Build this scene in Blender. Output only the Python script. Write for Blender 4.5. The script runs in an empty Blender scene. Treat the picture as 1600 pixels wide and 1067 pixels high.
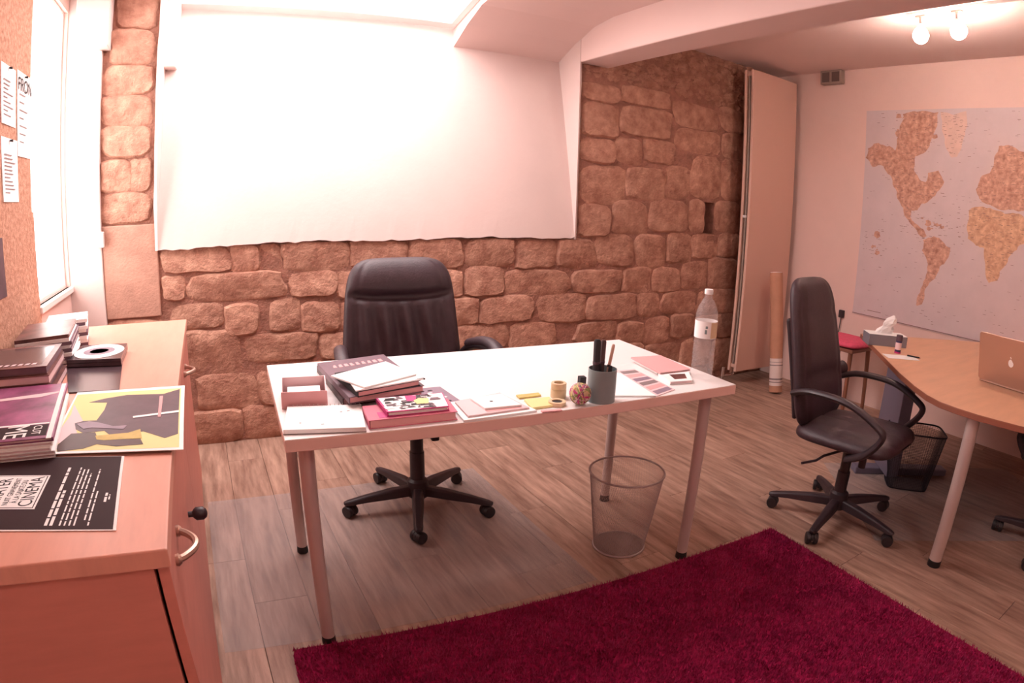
import bpy, bmesh, math, random
import numpy as np
from mathutils import Vector, Matrix
random.seed(7)
rng = np.random.default_rng(7)
S = bpy.context.scene
C = S.collection

# ------------------------------------------------------------------ camera, light, exposure
CAM = Vector((-0.1609, -1.4686, 1.3160))
RIGHT = Vector((0.88366, -0.46686, 0.03450)); UP = Vector((0.07349, 0.21113, 0.97469)); FWD = Vector((0.46233, 0.85876, -0.22088))
cd = bpy.data.cameras.new('camera'); cam = bpy.data.objects.new('camera', cd); C.objects.link(cam)
mw = Matrix.Identity(4)
for i in range(3):
    mw[i][0], mw[i][1], mw[i][2], mw[i][3] = RIGHT[i], UP[i], -FWD[i], CAM[i]
cam.matrix_world = mw
cd.type = 'PANO'
cd.sensor_fit = 'HORIZONTAL'; cd.sensor_width = 36.0
cd.clip_start = 0.02; cd.clip_end = 50
cy = cd
cy.panorama_type = 'FISHEYE_LENS_POLYNOMIAL'
cy.fisheye_fov = math.radians(170)
cy.fisheye_polynomial_k0 = 0.0
cy.fisheye_polynomial_k1 = -0.04436263
cy.fisheye_polynomial_k2 = -0.00014270815
cy.fisheye_polynomial_k3 = -3.86411e-06
cy.fisheye_polynomial_k4 = 5.14886e-07
S.camera = cam
S.cycles.max_bounces = 5; S.cycles.diffuse_bounces = 3; S.cycles.glossy_bounces = 2; S.cycles.transmission_bounces = 5; S.cycles.transparent_max_bounces = 8; S.cycles.use_light_tree = False; S.cycles.caustics_reflective = False; S.cycles.caustics_refractive = False
S.view_settings.view_transform = 'Standard'; S.view_settings.look = 'None'
S.view_settings.exposure = 0.22; S.view_settings.gamma = 1.0; S.view_settings.use_curve_mapping = False
W = bpy.data.worlds.new('world'); S.world = W; W.use_nodes = True
W.node_tree.nodes['Background'].inputs[0].default_value = (1.0, 0.80, 0.74, 1); W.node_tree.nodes['Background'].inputs[1].default_value = 0.3
WINDOW_STRENGTH = 5.5
SKYLIGHT_STRENGTH = 8.0
BULB_STRENGTH = 170.0
GLOBE_STRENGTH = 44.0
WARM = (1.0, 0.80, 0.72)

# ------------------------------------------------------------------ materials
def lin(c):
    return tuple(((v/255)/12.92 if v/255 <= 0.04045 else ((v/255+0.055)/1.055)**2.4) for v in c)
MATS = {}
def M(name, rgb, rough=0.6, metal=0.0, var=0.0, scale=6.0, bump=0.0, bscale=40.0, stretch=(1, 1, 1), rnd=0.0, rgb2=None, spec=0.5, coat=0.0, gen='Object', detail=5):
    m = bpy.data.materials.new(name); m.use_nodes = True; nt = m.node_tree; N = nt.nodes; L = nt.links
    b = N['Principled BSDF']; col = lin(rgb)
    b.inputs['Base Color'].default_value = (*col, 1); b.inputs['Roughness'].default_value = rough; b.inputs['Metallic'].default_value = metal
    b.inputs['Specular IOR Level'].default_value = spec; b.inputs['Coat Weight'].default_value = coat
    if var or bump:
        tc = N.new('ShaderNodeTexCoord'); mp = N.new('ShaderNodeMapping'); mp.inputs['Scale'].default_value = stretch
        L.new(tc.outputs[gen], mp.inputs['Vector'])
        vec = mp.outputs[0]
        if rnd:
            oi = N.new('ShaderNodeObjectInfo'); ml = N.new('ShaderNodeVectorMath'); ml.operation = 'MULTIPLY_ADD'
            sc = N.new('ShaderNodeMath'); sc.operation = 'MULTIPLY'; sc.inputs[1].default_value = 37.0
            L.new(oi.outputs['Random'], sc.inputs[0]); L.new(vec, ml.inputs[0]); ml.inputs[1].default_value = (1, 1, 1); L.new(sc.outputs[0], ml.inputs[2]); vec = ml.outputs[0]
    if var:
        n = N.new('ShaderNodeTexNoise'); n.inputs['Scale'].default_value = scale; n.inputs['Detail'].default_value = detail; n.inputs['Roughness'].default_value = 0.62
        L.new(vec, n.inputs['Vector'])
        r = N.new('ShaderNodeValToRGB'); e = r.color_ramp.elements
        c2 = lin(rgb2) if rgb2 else tuple(v*(1-var) for v in col)
        e[0].position = 0.32; e[1].position = 0.68
        e[0].color = (*c2, 1); e[1].color = (*[min(1, v*(1+var*0.5)) for v in col], 1)
        L.new(n.outputs['Fac'], r.inputs[0]); out = r.outputs[0]
        if rnd:
            hs = N.new('ShaderNodeHueSaturation'); mr = N.new('ShaderNodeMapRange'); mr.inputs['To Min'].default_value = 1-rnd; mr.inputs['To Max'].default_value = 1+rnd
            L.new(oi.outputs['Random'], mr.inputs[0]); L.new(mr.outputs[0], hs.inputs['Value']); L.new(out, hs.inputs['Color']); out = hs.outputs[0]
        L.new(out, b.inputs['Base Color'])
    if bump:
        n2 = N.new('ShaderNodeTexNoise'); n2.inputs['Scale'].default_value = bscale; n2.inputs['Detail'].default_value = 6; n2.inputs['Roughness'].default_value = 0.65
        L.new(vec, n2.inputs['Vector'])
        bp = N.new('ShaderNodeBump'); bp.inputs['Strength'].default_value = bump; bp.inputs['Distance'].default_value = 0.02
        L.new(n2.outputs['Fac'], bp.inputs['Height']); L.new(bp.outputs[0], b.inputs['Normal'])
    MATS[name] = m
    return m
def EM(name, rgb, strength):
    m = bpy.data.materials.new(name); m.use_nodes = True; N = m.node_tree.nodes
    b = N['Principled BSDF']; b.inputs['Base Color'].default_value = (0.8, 0.8, 0.8, 1)
    b.inputs['Emission Color'].default_value = (*rgb, 1); b.inputs['Emission Strength'].default_value = strength
    MATS[name] = m; return m
def GLASS(name, rgb, alpha=None, rough=0.03, ior=1.4, trans=1.0):
    m = bpy.data.materials.new(name); m.use_nodes = True; b = m.node_tree.nodes['Principled BSDF']
    b.inputs['Base Color'].default_value = (*lin(rgb), 1); b.inputs['Roughness'].default_value = rough; b.inputs['IOR'].default_value = ior
    b.inputs['Transmission Weight'].default_value = trans
    if alpha is not None: b.inputs['Alpha'].default_value = alpha
    MATS[name] = m; return m

M('stone', (204, 158, 136), 0.92, var=0.32, scale=14, bump=0.95, bscale=34, rnd=0.08, spec=0.12, rgb2=(172, 121, 103), detail=10)
M('mortar', (180, 130, 113), 0.95, var=0.3, scale=14, bump=0.95, bscale=45, spec=0.1, detail=9)
M('stone_smooth', (200, 154, 136), 0.9, var=0.18, scale=8, bump=0.3, bscale=70, spec=0.12)
M('plaster', (226, 204, 198), 0.85, var=0.03, scale=3, bump=0.06, bscale=25, spec=0.2)
M('wall_paint', (232, 199, 190), 0.85, var=0.03, scale=3, bump=0.05, bscale=30, spec=0.2)
M('ceiling_paint', (238, 212, 206), 0.9, var=0.02, scale=2, spec=0.2)
M('plank', (174, 142, 125), 0.42, var=0.32, scale=5, stretch=(6, 0.7, 1), bump=0.05, bscale=14, rnd=0.10, rgb2=(130, 98, 84), spec=0.35)
M('subfloor', (90, 66, 54), 0.9)
M('rug', (150, 26, 72), 0.98, var=0.3, scale=40, spec=0.05, rgb2=(112, 14, 52))
M('rug_pile', (170, 54, 98), 0.98, var=0.35, scale=9, spec=0.05, rgb2=(134, 32, 74))
M('cab_wood', (210, 136, 121), 0.5, var=0.07, scale=5, stretch=(1, 1, 6), spec=0.3)
M('cab_top', (226, 162, 142), 0.4, var=0.08, scale=5, stretch=(6, 1, 1), spec=0.4)
M('desk_white', (250, 244, 242), 0.28, spec=0.7)
M('desk_edge', (240, 204, 192), 0.5)
M('leg_metal', (206, 186, 180), 0.4, 0.25)
M('foot_black', (28, 22, 24), 0.6)
M('desk2_wood', (226, 174, 140), 0.42, var=0.08, scale=4, stretch=(1, 5, 1), spec=0.4)
M('desk2_edge', (150, 92, 72), 0.5)
M('leather', (60, 43, 50), 0.48, var=0.2, scale=30, bump=0.12, bscale=120, spec=0.5)
M('plastic_black', (48, 36, 42), 0.45, spec=0.5)
M('wheel', (40, 32, 36), 0.5)
M('chrome', (210, 200, 196), 0.25, 1.0)
M('radiator', (222, 180, 164), 0.5, spec=0.3)
M('cardboard', (190, 138, 112), 0.85, var=0.08, scale=12)
M('paper', (254, 250, 248), 0.8)
M('paper_warm', (246, 226, 214), 0.8)
M('ink', (34, 28, 32), 0.7)
M('ink_grey', (140, 122, 122), 0.8)
M('cork', (206, 162, 140), 0.95, var=0.28, scale=60, bump=0.4, bscale=120, spec=0.1, rgb2=(172, 124, 102))
M('white_metal', (240, 226, 222), 0.45)
M('grey_plastic', (150, 130, 120), 0.6)
M('grey_dark', (96, 78, 74), 0.7)
M('bin_wire', (176, 158, 154), 0.45, 0.4)
M('bin_black', (40, 38, 50), 0.45, 0.4)
M('panel_grey', (116, 110, 128), 0.5, 0.2)
M('map_sea', (212, 192, 194), 0.6, var=0.05, scale=6, spec=0.2)
M('map_land', (212, 168, 148), 0.6, var=0.30, scale=30, spec=0.2, rgb2=(168, 120, 104), detail=10)
M('map_land_warm', (220, 180, 150), 0.6, var=0.25, scale=28, spec=0.2, rgb2=(186, 140, 116), detail=10)
M('map_ice', (224, 190, 178), 0.6, var=0.08, scale=16, spec=0.2)
M('map_ink', (140, 106, 100), 0.8)
M('steel', (196, 164, 148), 0.38, 0.7)
M('teal_grey', (138, 152, 154), 0.45, var=0.1, scale=8)
M('magenta', (196, 52, 126), 0.55)
M('pink_book', (216, 118, 140), 0.6, var=0.1, scale=14)
M('yellow', (238, 224, 158), 0.7)
M('yellow_dk', (214, 190, 116), 0.7, var=0.15, scale=30)
M('pinkpaper', (226, 168, 168), 0.7)
M('beige', (222, 196, 160), 0.55)
M('brown_dk', (74, 50, 50), 0.5, var=0.2, scale=9)
M('mauve', (118, 92, 104), 0.5, var=0.25, scale=8)
M('purple_photo', (158, 84, 124), 0.45, var=0.55, scale=7, rgb2=(90, 34, 70))
M('violet_dk', (88, 64, 76), 0.5, var=0.3, scale=14)
M('lilac', (150, 130, 146), 0.5, var=0.15, scale=14)
M('pale_pink', (234, 204, 206), 0.6)
M('flyer_black', (56, 38, 42), 0.7, var=0.1, scale=6, spec=0.2)
M('glossy_dark', (84, 66, 72), 0.22, var=0.3, scale=8)
M('photo_brown', (128, 84, 78), 0.4, var=0.5, scale=9, rgb2=(70, 44, 46))
M('red_cushion', (226, 88, 118), 0.85, var=0.15, scale=40, bump=0.2, bscale=90)
M('stool_wood', (136, 86, 66), 0.5)
M('navy', (52, 44, 88), 0.45)
M('green', (150, 160, 96), 0.6)
M('tissue_box', (128, 126, 136), 0.6)
M('sticker', (226, 206, 200), 0.7)
EM('window_light', (1.0, 0.96, 0.92), WINDOW_STRENGTH)
EM('sky_light', (1.0, 0.89, 0.88), SKYLIGHT_STRENGTH)
EM('bulb', (1.0, 0.80, 0.69), BULB_STRENGTH)
EM('globe', (1.0, 0.80, 0.74), GLOBE_STRENGTH)
GLASS('pet', (244, 238, 238), alpha=0.15, rough=0.05, ior=1.5, trans=0.0)
GLASS('water', (245, 240, 240), rough=0.0, ior=1.33)
GLASS('mat_clear', (206, 198, 198), alpha=0.16, rough=0.3, trans=0.0)

# ------------------------------------------------------------------ helpers
class G:
    def __init__(s): s.v = []; s.f = []
    def add(s, v, f):
        n = len(s.v); s.v += [tuple(p) for p in v]; s.f += [tuple(i+n for i in q) for q in f]; return s
    def box(s, x0, x1, y0, y1, z0, z1):
        return s.add([(x0, y0, z0), (x1, y0, z0), (x1, y1, z0), (x0, y1, z0), (x0, y0, z1), (x1, y0, z1), (x1, y1, z1), (x0, y1, z1)],
                     [(0, 3, 2, 1), (4, 5, 6, 7), (0, 1, 5, 4), (1, 2, 6, 5), (2, 3, 7, 6), (3, 0, 4, 7)])
    def prism(s, poly, z0, z1, cap=True):
        n = len(poly); a = sum(poly[i][0]*poly[(i+1) % n][1]-poly[(i+1) % n][0]*poly[i][1] for i in range(n))
        if a < 0: poly = poly[::-1]
        v = [(x, y, z0) for x, y in poly]+[(x, y, z1) for x, y in poly]
        f = [(i, (i+1) % n, n+(i+1) % n, n+i) for i in range(n)]
        return s.add(v, f+[tuple(range(n, 2*n)), tuple(range(n-1, -1, -1))])
    def lathe(s, prof, n=24, c=(0, 0, 0), close=True):
        v = []; f = []; m = len(prof)
        for r, z in prof:
            for k in range(n):
                a = 2*math.pi*k/n; v.append((c[0]+r*math.cos(a), c[1]+r*math.sin(a), c[2]+z))
        for j in range(m-1):
            for k in range(n):
                f.append((j*n+k, j*n+(k+1) % n, (j+1)*n+(k+1) % n, (j+1)*n+k))
        if close:
            f.append(tuple(range(n-1, -1, -1))); f.append(tuple((m-1)*n+k for k in range(n)))
        return s.add(v, f)
    def tube(s, path, r, n=10, flat=1.0, closed=False):
        P = [Vector(p) for p in path]; m = len(P); R = r if isinstance(r, (list, tuple)) else [r]*m
        v = []; f = []; up = None
        for i in range(m):
            t = (P[(i+1) % m]-P[i-1]) if closed else (P[min(i+1, m-1)]-P[max(i-1, 0)])
            t.normalize()
            if up is None:
                up = Vector((0, 0, 1)) if abs(t.z) < 0.9 else Vector((0, 1, 0))
            sd = t.cross(up); sd.normalize(); up = sd.cross(t); up.normalize()
            for k in range(n):
                a = 2*math.pi*k/n; v.append(P[i]+sd*R[i]*math.cos(a)*flat+up*R[i]*math.sin(a))
        for i in range(m if closed else m-1):
            j = (i+1) % m
            for k in range(n):
                f.append((i*n+k, i*n+(k+1) % n, j*n+(k+1) % n, j*n+k))
        if not closed:
            f.append(tuple(range(n-1, -1, -1))); f.append(tuple((m-1)*n+k for k in range(n)))
        return s.add(v, f)
    def quad(s, a, b, c, d): return s.add([a, b, c, d], [(0, 1, 2, 3)])
    def build(s, name, mat, parent=None, smooth=False, bevel=0.0, seg=2, loc=(0, 0, 0), rz=0.0, auto=None):
        me = bpy.data.meshes.new(name); me.from_pydata([tuple(p) for p in s.v], [], s.f); me.validate(); me.update()
        bm = bmesh.new(); bm.from_mesh(me); bmesh.ops.recalc_face_normals(bm, faces=bm.faces); bm.to_mesh(me); bm.free()
        return put(name, me, mat, parent, smooth, bevel, seg, loc, rz)
def put(name, me, mat, parent=None, smooth=False, bevel=0.0, seg=2, loc=(0, 0, 0), rz=0.0):
    if mat is not None and not me.materials: me.materials.append(MATS[mat])
    o = bpy.data.objects.new(name, me); C.objects.link(o)
    if smooth:
        me.polygons.foreach_set('use_smooth', [True]*len(me.polygons)); me.set_sharp_from_angle(angle=math.radians(40))
    if bevel:
        b = o.modifiers.new('bevel', 'BEVEL'); b.width = bevel; b.segments = seg; b.limit_method = 'ANGLE'; b.angle_limit = math.radians(35)
    o.location = loc; o.rotation_euler[2] = rz
    if parent is not None: o.parent = parent
    return o
def tag(o, label, cat, group=None, kind=None):
    if label: o['label'] = label
    if cat: o['category'] = cat
    if group: o['group'] = group
    if kind: o['kind'] = kind
    return o
def thing(name, label, cat, loc=(0, 0, 0), rz=0.0, group=None):
    o = bpy.data.objects.new(name, None); C.objects.link(o); o.empty_display_size = 0.05
    o.location = loc; o.rotation_euler[2] = rz
    return tag(o, label, cat, group)
def struct(o, label, cat='wall'):
    o['kind'] = 'structure'; o['label'] = label; o['category'] = cat; return o
def text_mesh(body, size, align='CENTER'):
    cu = bpy.data.curves.new('lettering', 'FONT'); cu.body = body; cu.size = size; cu.align_x = align; cu.align_y = 'CENTER'; cu.extrude = 0.0002
    o = bpy.data.objects.new('tmp', cu); C.objects.link(o)
    dg = bpy.context.evaluated_depsgraph_get(); me = bpy.data.meshes.new_from_object(o.evaluated_get(dg))
    bpy.data.objects.remove(o); bpy.data.curves.remove(cu)
    return me
def lettering(body, size, mat, parent, loc, rz, name='lettering', sx=1.0, align='CENTER'):
    me = text_mesh(body, size, align); me.materials.clear(); o = put(name, me, mat, parent, loc=loc, rz=rz); o.scale = (sx, 1, 1); return o
ORD = ['lowest', 'second from bottom', 'third from bottom', 'fourth from bottom', 'fifth from bottom', 'sixth from bottom', 'seventh from bottom', 'eighth from bottom', 'ninth from bottom']
def cen(poly): return (sum(p[0] for p in poly)/len(poly), sum(p[1] for p in poly)/len(poly))
def rel(poly, c): return [(p[0]-c[0], p[1]-c[1]) for p in poly]
def inset(poly, d):
    cx_, cy_ = cen(poly); out = []
    for x, y in poly:
        l = math.hypot(x-cx_, y-cy_); out.append((x-(x-cx_)*d*1.41/l, y-(y-cy_)*d*1.41/l))
    return out
def rrect(x0, x1, y0, y1, r, n=4):
    out = []
    for cx_, cy_, a0 in ((x1-r, y1-r, 0), (x0+r, y1-r, 90), (x0+r, y0+r, 180), (x1-r, y0+r, 270)):
        for k in range(n+1):
            a = math.radians(a0+90*k/n); out.append((cx_+r*math.cos(a), cy_+r*math.sin(a)))
    return out

# ------------------------------------------------------------------ room shell
YB = 1.92; XR = 4.147; XL = -0.92; YF = -2.7
# floor with single planks
fl = struct(G().box(XL-0.1, XR+0.1, YF-0.1, YB+0.15, -0.08, -0.012).build('floor', 'subfloor'), 'brown laminate plank floor of the office', 'floor')
PW = 0.19; PL = 1.28
pm = G().box(-PW/2+0.0008, PW/2-0.0008, -PL/2+0.0008, PL/2-0.0008, -0.012, 0.0)
pmesh = None; k = 0
x = -0.138-PW*5+PW/2
col = 0
while x < XR+0.1:
    off = (0.36 if col == 5 else [0.0, 0.47, 0.86, 0.22, 0.66, 0.10, 1.03][col % 7])
    y = off-PL*3
    while y < YB+0.7:
        y0, y1 = y, y+PL
        a, b2 = max(y0, YF-0.05), min(y1, YB+0.05); xa, xb = max(x-PW/2, XL-0.05), min(x+PW/2, XR+0.05)
        if b2-a > 0.02 and xb-xa > 0.01:
            if b2-a > PL-0.001 and xb-xa > PW-0.001:
                if pmesh is None:
                    o = pm.build('plank', 'plank', fl, bevel=0.0008, seg=1); pmesh = o.data
                else:
                    o = put('plank', pmesh, None, fl, bevel=0.0008, seg=1)
                o.location = (x, (y0+y1)/2, 0)
            else:
                G().box(xa+0.0008-x, xb-0.0008-x, a+0.0008-(a+b2)/2, b2-0.0008-(a+b2)/2, -0.012, 0).build('plank', 'plank', fl, bevel=0.0008, seg=1, loc=(x, (a+b2)/2, 0))
        y += PL
    x += PW; col += 1

# back wall: mortar bed with a real hole, stones set on it one by one
HX0, HX1, HZ0, HZ1 = 3.275, 3.385, 1.16, 1.40
MB_ = 1.930
g = G().box(-0.735, -0.43, MB_, 2.25, -0.08, 2.62).box(-0.43, 2.08, MB_, 2.25, -0.08, 1.085)
g.box(2.08, HX0, MB_, 2.25, -0.08, 2.62).box(HX1, XR+0.1, MB_, 2.25, -0.08, 2.62).box(HX0, HX1, MB_, 2.25, -0.08, HZ0).box(HX0, HX1, MB_, 2.25, HZ1, 2.62).box(HX0, HX1, 2.10, 2.25, HZ0, HZ1)
wb = struct(g.build('wall_back', 'mortar'), 'rough exposed stone wall with recessed mortar at the back of the room')
G().box(XL-0.1, -0.735, 1.905, 2.25, -0.08, 2.62).build('plaster_strip', 'plaster', wb, bevel=0.006)
STONES = [(-0.68, 2.25, -0.43, 2.45), (-0.7, 2.06, -0.43, 2.24), (-0.73, 1.9, -0.44, 2.05), (-0.73, 1.74, -0.445, 1.89), (-0.73, 1.58, -0.44, 1.73), (-0.73, 1.4, -0.58, 1.56), (-0.57, 1.4, -0.44, 1.56), (-0.73, 1.24, -0.44, 1.385),
 (-0.41, 0.96, -0.04, 1.09), (-0.03, 0.95, 0.12, 1.09), (0.13, 0.96, 0.24, 1.08), (0.25, 0.94, 0.63, 1.09), (0.64, 0.94, 0.97, 1.085), (-0.41, 0.82, -0.3, 0.94), (-0.27, 0.8, 0.26, 0.94), (0.3, 0.79, 0.56, 0.925), (0.57, 0.77, 0.68, 0.915), (-0.38, 0.66, -0.09, 0.78), (-0.08, 0.61, 0.11, 0.77), (0.18, 0.61, 0.34, 0.775), (0.36, 0.59, 0.57, 0.75), (-0.34, 0.4, -0.01, 0.64), (0.03, 0.45, 0.44, 0.59), (0.46, 0.43, 0.62, 0.57), (-0.27, 0.2, 0.08, 0.385), (0.09, 0.2, 0.26, 0.38), (-0.35, 0.0, -0.02, 0.19), (-0.01, 0.0, 0.23, 0.19), (0.7, 0.77, 0.87, 0.92), (0.88, 0.76, 1.16, 0.92), (0.59, 0.59, 0.84, 0.75), (0.85, 0.59, 1.21, 0.74), (0.64, 0.43, 0.87, 0.575), (0.88, 0.43, 1.25, 0.57), (0.99, 0.92, 1.32, 1.085), (1.34, 0.92, 1.66, 1.08), (1.68, 0.9, 1.95, 1.08), (1.18, 0.74, 1.32, 0.9), (1.335, 0.74, 1.6, 0.91), (1.61, 0.73, 2.07, 0.885), (1.22, 0.57, 1.43, 0.73), (1.44, 0.57, 1.8, 0.725), (1.85, 0.55, 2.21, 0.72), (1.28, 0.41, 1.63, 0.56), (1.65, 0.4, 1.98, 0.545), (2.14, 0.39, 2.48, 0.53), (1.97, 0.9, 2.27, 1.08), (2.28, 0.91, 2.59, 1.12), (2.61, 0.9, 2.89, 1.13), (2.91, 0.93, 3.15, 1.15), (3.17, 0.97, 3.44, 1.15), (3.46, 0.99, 3.71, 1.17), (2.1, 0.73, 2.49, 0.88), (2.51, 0.73, 2.76, 0.89), (2.78, 0.72, 3.06, 0.89), (3.08, 0.74, 3.34, 0.94), (3.36, 0.74, 3.71, 0.97), (2.22, 0.54, 2.64, 0.71), (2.65, 0.55, 2.86, 0.71), (2.88, 0.56, 3.24, 0.71), (3.26, 0.54, 3.73, 0.72), (2.49, 0.36, 2.73, 0.51), (2.74, 0.34, 2.98, 0.53), (3.0, 0.37, 3.24, 0.54), (3.26, 0.34, 3.74, 0.52), (2.77, 0.16, 3.1, 0.33), (3.12, 0.12, 3.46, 0.34), (3.48, 0.07, 3.76, 0.32), (2.1, 1.11, 2.38, 1.31), (2.4, 1.14, 2.7, 1.35), (2.72, 1.16, 3.1, 1.38), (3.12, 1.17, 3.27, 1.41), (3.4, 1.18, 3.68, 1.42), (2.09, 1.33, 2.49, 1.58), (2.51, 1.38, 2.86, 1.6), (2.87, 1.41, 3.11, 1.64), (3.12, 1.43, 3.44, 1.75), (3.46, 1.44, 3.7, 1.76), (2.09, 1.6, 2.4, 1.76), (2.41, 1.62, 2.63, 1.79), (2.65, 1.65, 2.94, 1.81), (2.96, 1.77, 3.42, 1.94), (3.45, 1.78, 3.7, 1.97), (2.09, 1.78, 2.42, 2.0), (2.44, 1.82, 2.9, 2.03), (2.92, 1.96, 3.39, 2.13), (3.42, 1.99, 3.7, 2.17), (2.09, 2.02, 2.42, 2.14), (2.44, 2.05, 2.88, 2.17)]
def coursed(x0, x1, zs):
    for a, b2 in zip(zs[:-1], zs[1:]):
        x = x0
        while x < x1-0.06:
            w = random.uniform(0.2, 0.38)
            if x+w > x1-0.1: w = x1-x
            STONES.append((x+0.006, a+0.006, x+w-0.006, b2-0.008)); x += w
coursed(0.28, 1.27, [0.0, 0.14, 0.28, 0.42]); coursed(1.27, 2.12, [0.0, 0.13, 0.26, 0.39]); coursed(2.12, 2.75, [0.0, 0.16, 0.36]); coursed(2.76, 3.44, [0.0, 0.12])
coursed(3.74, XR, [0.0, 0.2, 0.4, 0.58, 0.78, 0.98, 1.18, 1.42, 1.62, 1.8, 1.98, 2.2])
coursed(-0.735, -0.42, [0.0, 0.18, 0.36, 0.55, 0.73])
def stone(x0, z0, x1, z1, i):
    if z1 > 1.12 and 2.0 < x0 < 2.13: x0 = 2.125
    if z1 > 1.12 and -0.5 < x1 < -0.4: x1 = -0.468
    w, h = (x1-x0)/2+0.009, (z1-z0)/2+0.008; n = 22; r = random.Random(i*13+5)
    deep = (i == 10)
    e = r.uniform(4.0, 8.0); out = []
    ph = [r.uniform(0, 6.28) for _ in range(4)]
    for k in range(n):
        a = 2*math.pi*(k+0.5)/n; c, s_ = math.cos(a), math.sin(a)
        rad = (abs(c)**e+abs(s_)**e)**(-1/e)
        j = 1+0.035*math.sin(2*a+ph[0])+0.03*math.sin(3*a+ph[1])+0.02*math.sin(5*a+ph[2])+r.uniform(-0.035, 0.025)
        out.append((w*c*rad*j, h*s_*rad*j))
    g = G(); v = []; f = []
    pr = (-0.004 if deep else r.uniform(0.006, 0.018)); tx, tz = r.uniform(-0.006, 0.006), r.uniform(-0.008, 0.008)
    rings = [(1.03, -0.02), (1.0, -0.001), (0.91, pr*0.78), (0.55, pr)]
    m_ = min(w, h)
    for sc, d in rings:
        for x, z in out:
            L_ = math.hypot(x, z); q = max(0.0, 1-(1-sc)*m_*1.6/L_) if sc < 1 else sc
            dd = d+(r.uniform(-0.003, 0.003)+tx*x/w+tz*z/h if sc < 1 else 0)
            v.append((x*q, -dd, z*q))
    v.append((0, -pr-r.uniform(-0.003, 0.004), 0))
    for j in range(3):
        for k in range(n):
            f.append((j*n+k, j*n+(k+1) % n, (j+1)*n+(k+1) % n, (j+1)*n+k))
    for k in range(n): f.append((3*n+k, 3*n+(k+1) % n, 4*n))
    return g.add(v, f).build('stone', 'stone', wb, smooth=True, loc=((x0+x1)/2, MB_-0.002, (z0+z1)/2))
for i, s_ in enumerate(STONES): stone(*s_, i)
G().box(-0.735, -0.432, 1.916, 1.95, 0.74, 1.225).build('rendered_patch', 'stone_smooth', wb, bevel=0.006)
# rubble band under the ceiling right of the beam: one piece of uncountable small stones
g = G(); r = random.Random(3)
ico = [(0, 0, 1), (0.9, 0, 0.2), (0.28, 0.85, 0.2), (-0.72, 0.52, 0.2), (-0.72, -0.52, 0.2), (0.28, -0.85, 0.2), (0, 0, -1)]
icf = [(0, 1, 2), (0, 2, 3), (0, 3, 4), (0, 4, 5), (0, 5, 1), (6, 2, 1), (6, 3, 2), (6, 4, 3), (6, 5, 4), (6, 1, 5)]
for k in range(760):
    px, pz = r.uniform(2.15, XR), r.uniform(2.12, 2.57)
    if pz < 2.19 and px < 3.7: pz = r.uniform(2.18, 2.57)
    s_ = r.uniform(0.014, 0.034); a = r.uniform(0, 6.28); sy = r.uniform(0.6, 0.95)
    v = []
    for x, y, z in ico:
        j = r.uniform(0.75, 1.2); xx, zz = x*math.cos(a)-y*math.sin(a), x*math.sin(a)+y*math.cos(a)
        v.append((px+xx*s_*1.5*j, MB_-z*s_*sy*j, pz+zz*s_*j))
    g.add(v, icf)
o = g.build('rubble', 'stone', wb, smooth=True); o['kind'] = 'stuff'

# plastered light well: sloped back, splayed sides, jagged lower edge
g = G(); nx, nz = 60, 10; v = []; f = []
def wy(z): return 1.900+0.205*(z-1.09)
ZT_ = 2.47
for j in range(nz+1):
    t = j/nz; z = 1.09+(ZT_-1.09)*t
    for i in range(nx+1):
        u = i/nx; xl = -0.435+0.02*min(1, t*3); xr = 2.092-0.004*t
        zz = z; x = xl+(xr-xl)*u
        if j == 0:
            zz += random.uniform(-0.006, 0.006)+0.010*math.sin(x*5)*0.4+(0.02 if i == nx else 0)
        v.append((x, wy(z), zz))
for j in range(nz):
    for i in range(nx): f.append((j*(nx+1)+i, j*(nx+1)+i+1, (j+1)*(nx+1)+i+1, (j+1)*(nx+1)+i))
n0 = len(v)
for i in range(nx+1): v.append((v[i][0], 1.95, v[i][2]))
for i in range(nx): f.append((i, n0+i, n0+i+1, i+1))
g.add(v, f)
wr = struct(g.build('wall_recess', 'plaster'), 'smooth white plaster slope of the light well set into the stone wall')
def reveal(xf, s):
    g = G(); n = 12; v = []; f = []
    for j in range(n+1):
        z = 1.085+(ZT_-1.085)*j/n; jit = random.uniform(-0.003, 0.003)
        xin = xf+s*(0.02*min(1, j/n*3) if s > 0 else 0.012*j/n)
        v += [(xf+jit-s*0.012, 1.899, z), (xf+s*0.004, 1.894, z), (xin, wy(z)+0.004, z), (xin+s*0.0, wy(z)+0.05, z)]
    for j in range(n):
        for k in range(3): f.append((j*4+k, j*4+k+1, j*4+4+k+1, j*4+4+k))
    return g.add(v, f).build('reveal', 'plaster', wr)
reveal(-0.435, 1); reveal(2.08, -1)
# narrow boxed conduit at the top left corner inside the well
G().prism([(-0.45, 2.03), (-0.355, 2.03), (-0.345, 2.2), (-0.45, 2.2)], 2.06, 2.6).build('conduit_cover', 'plaster', wr, bevel=0.008)

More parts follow.
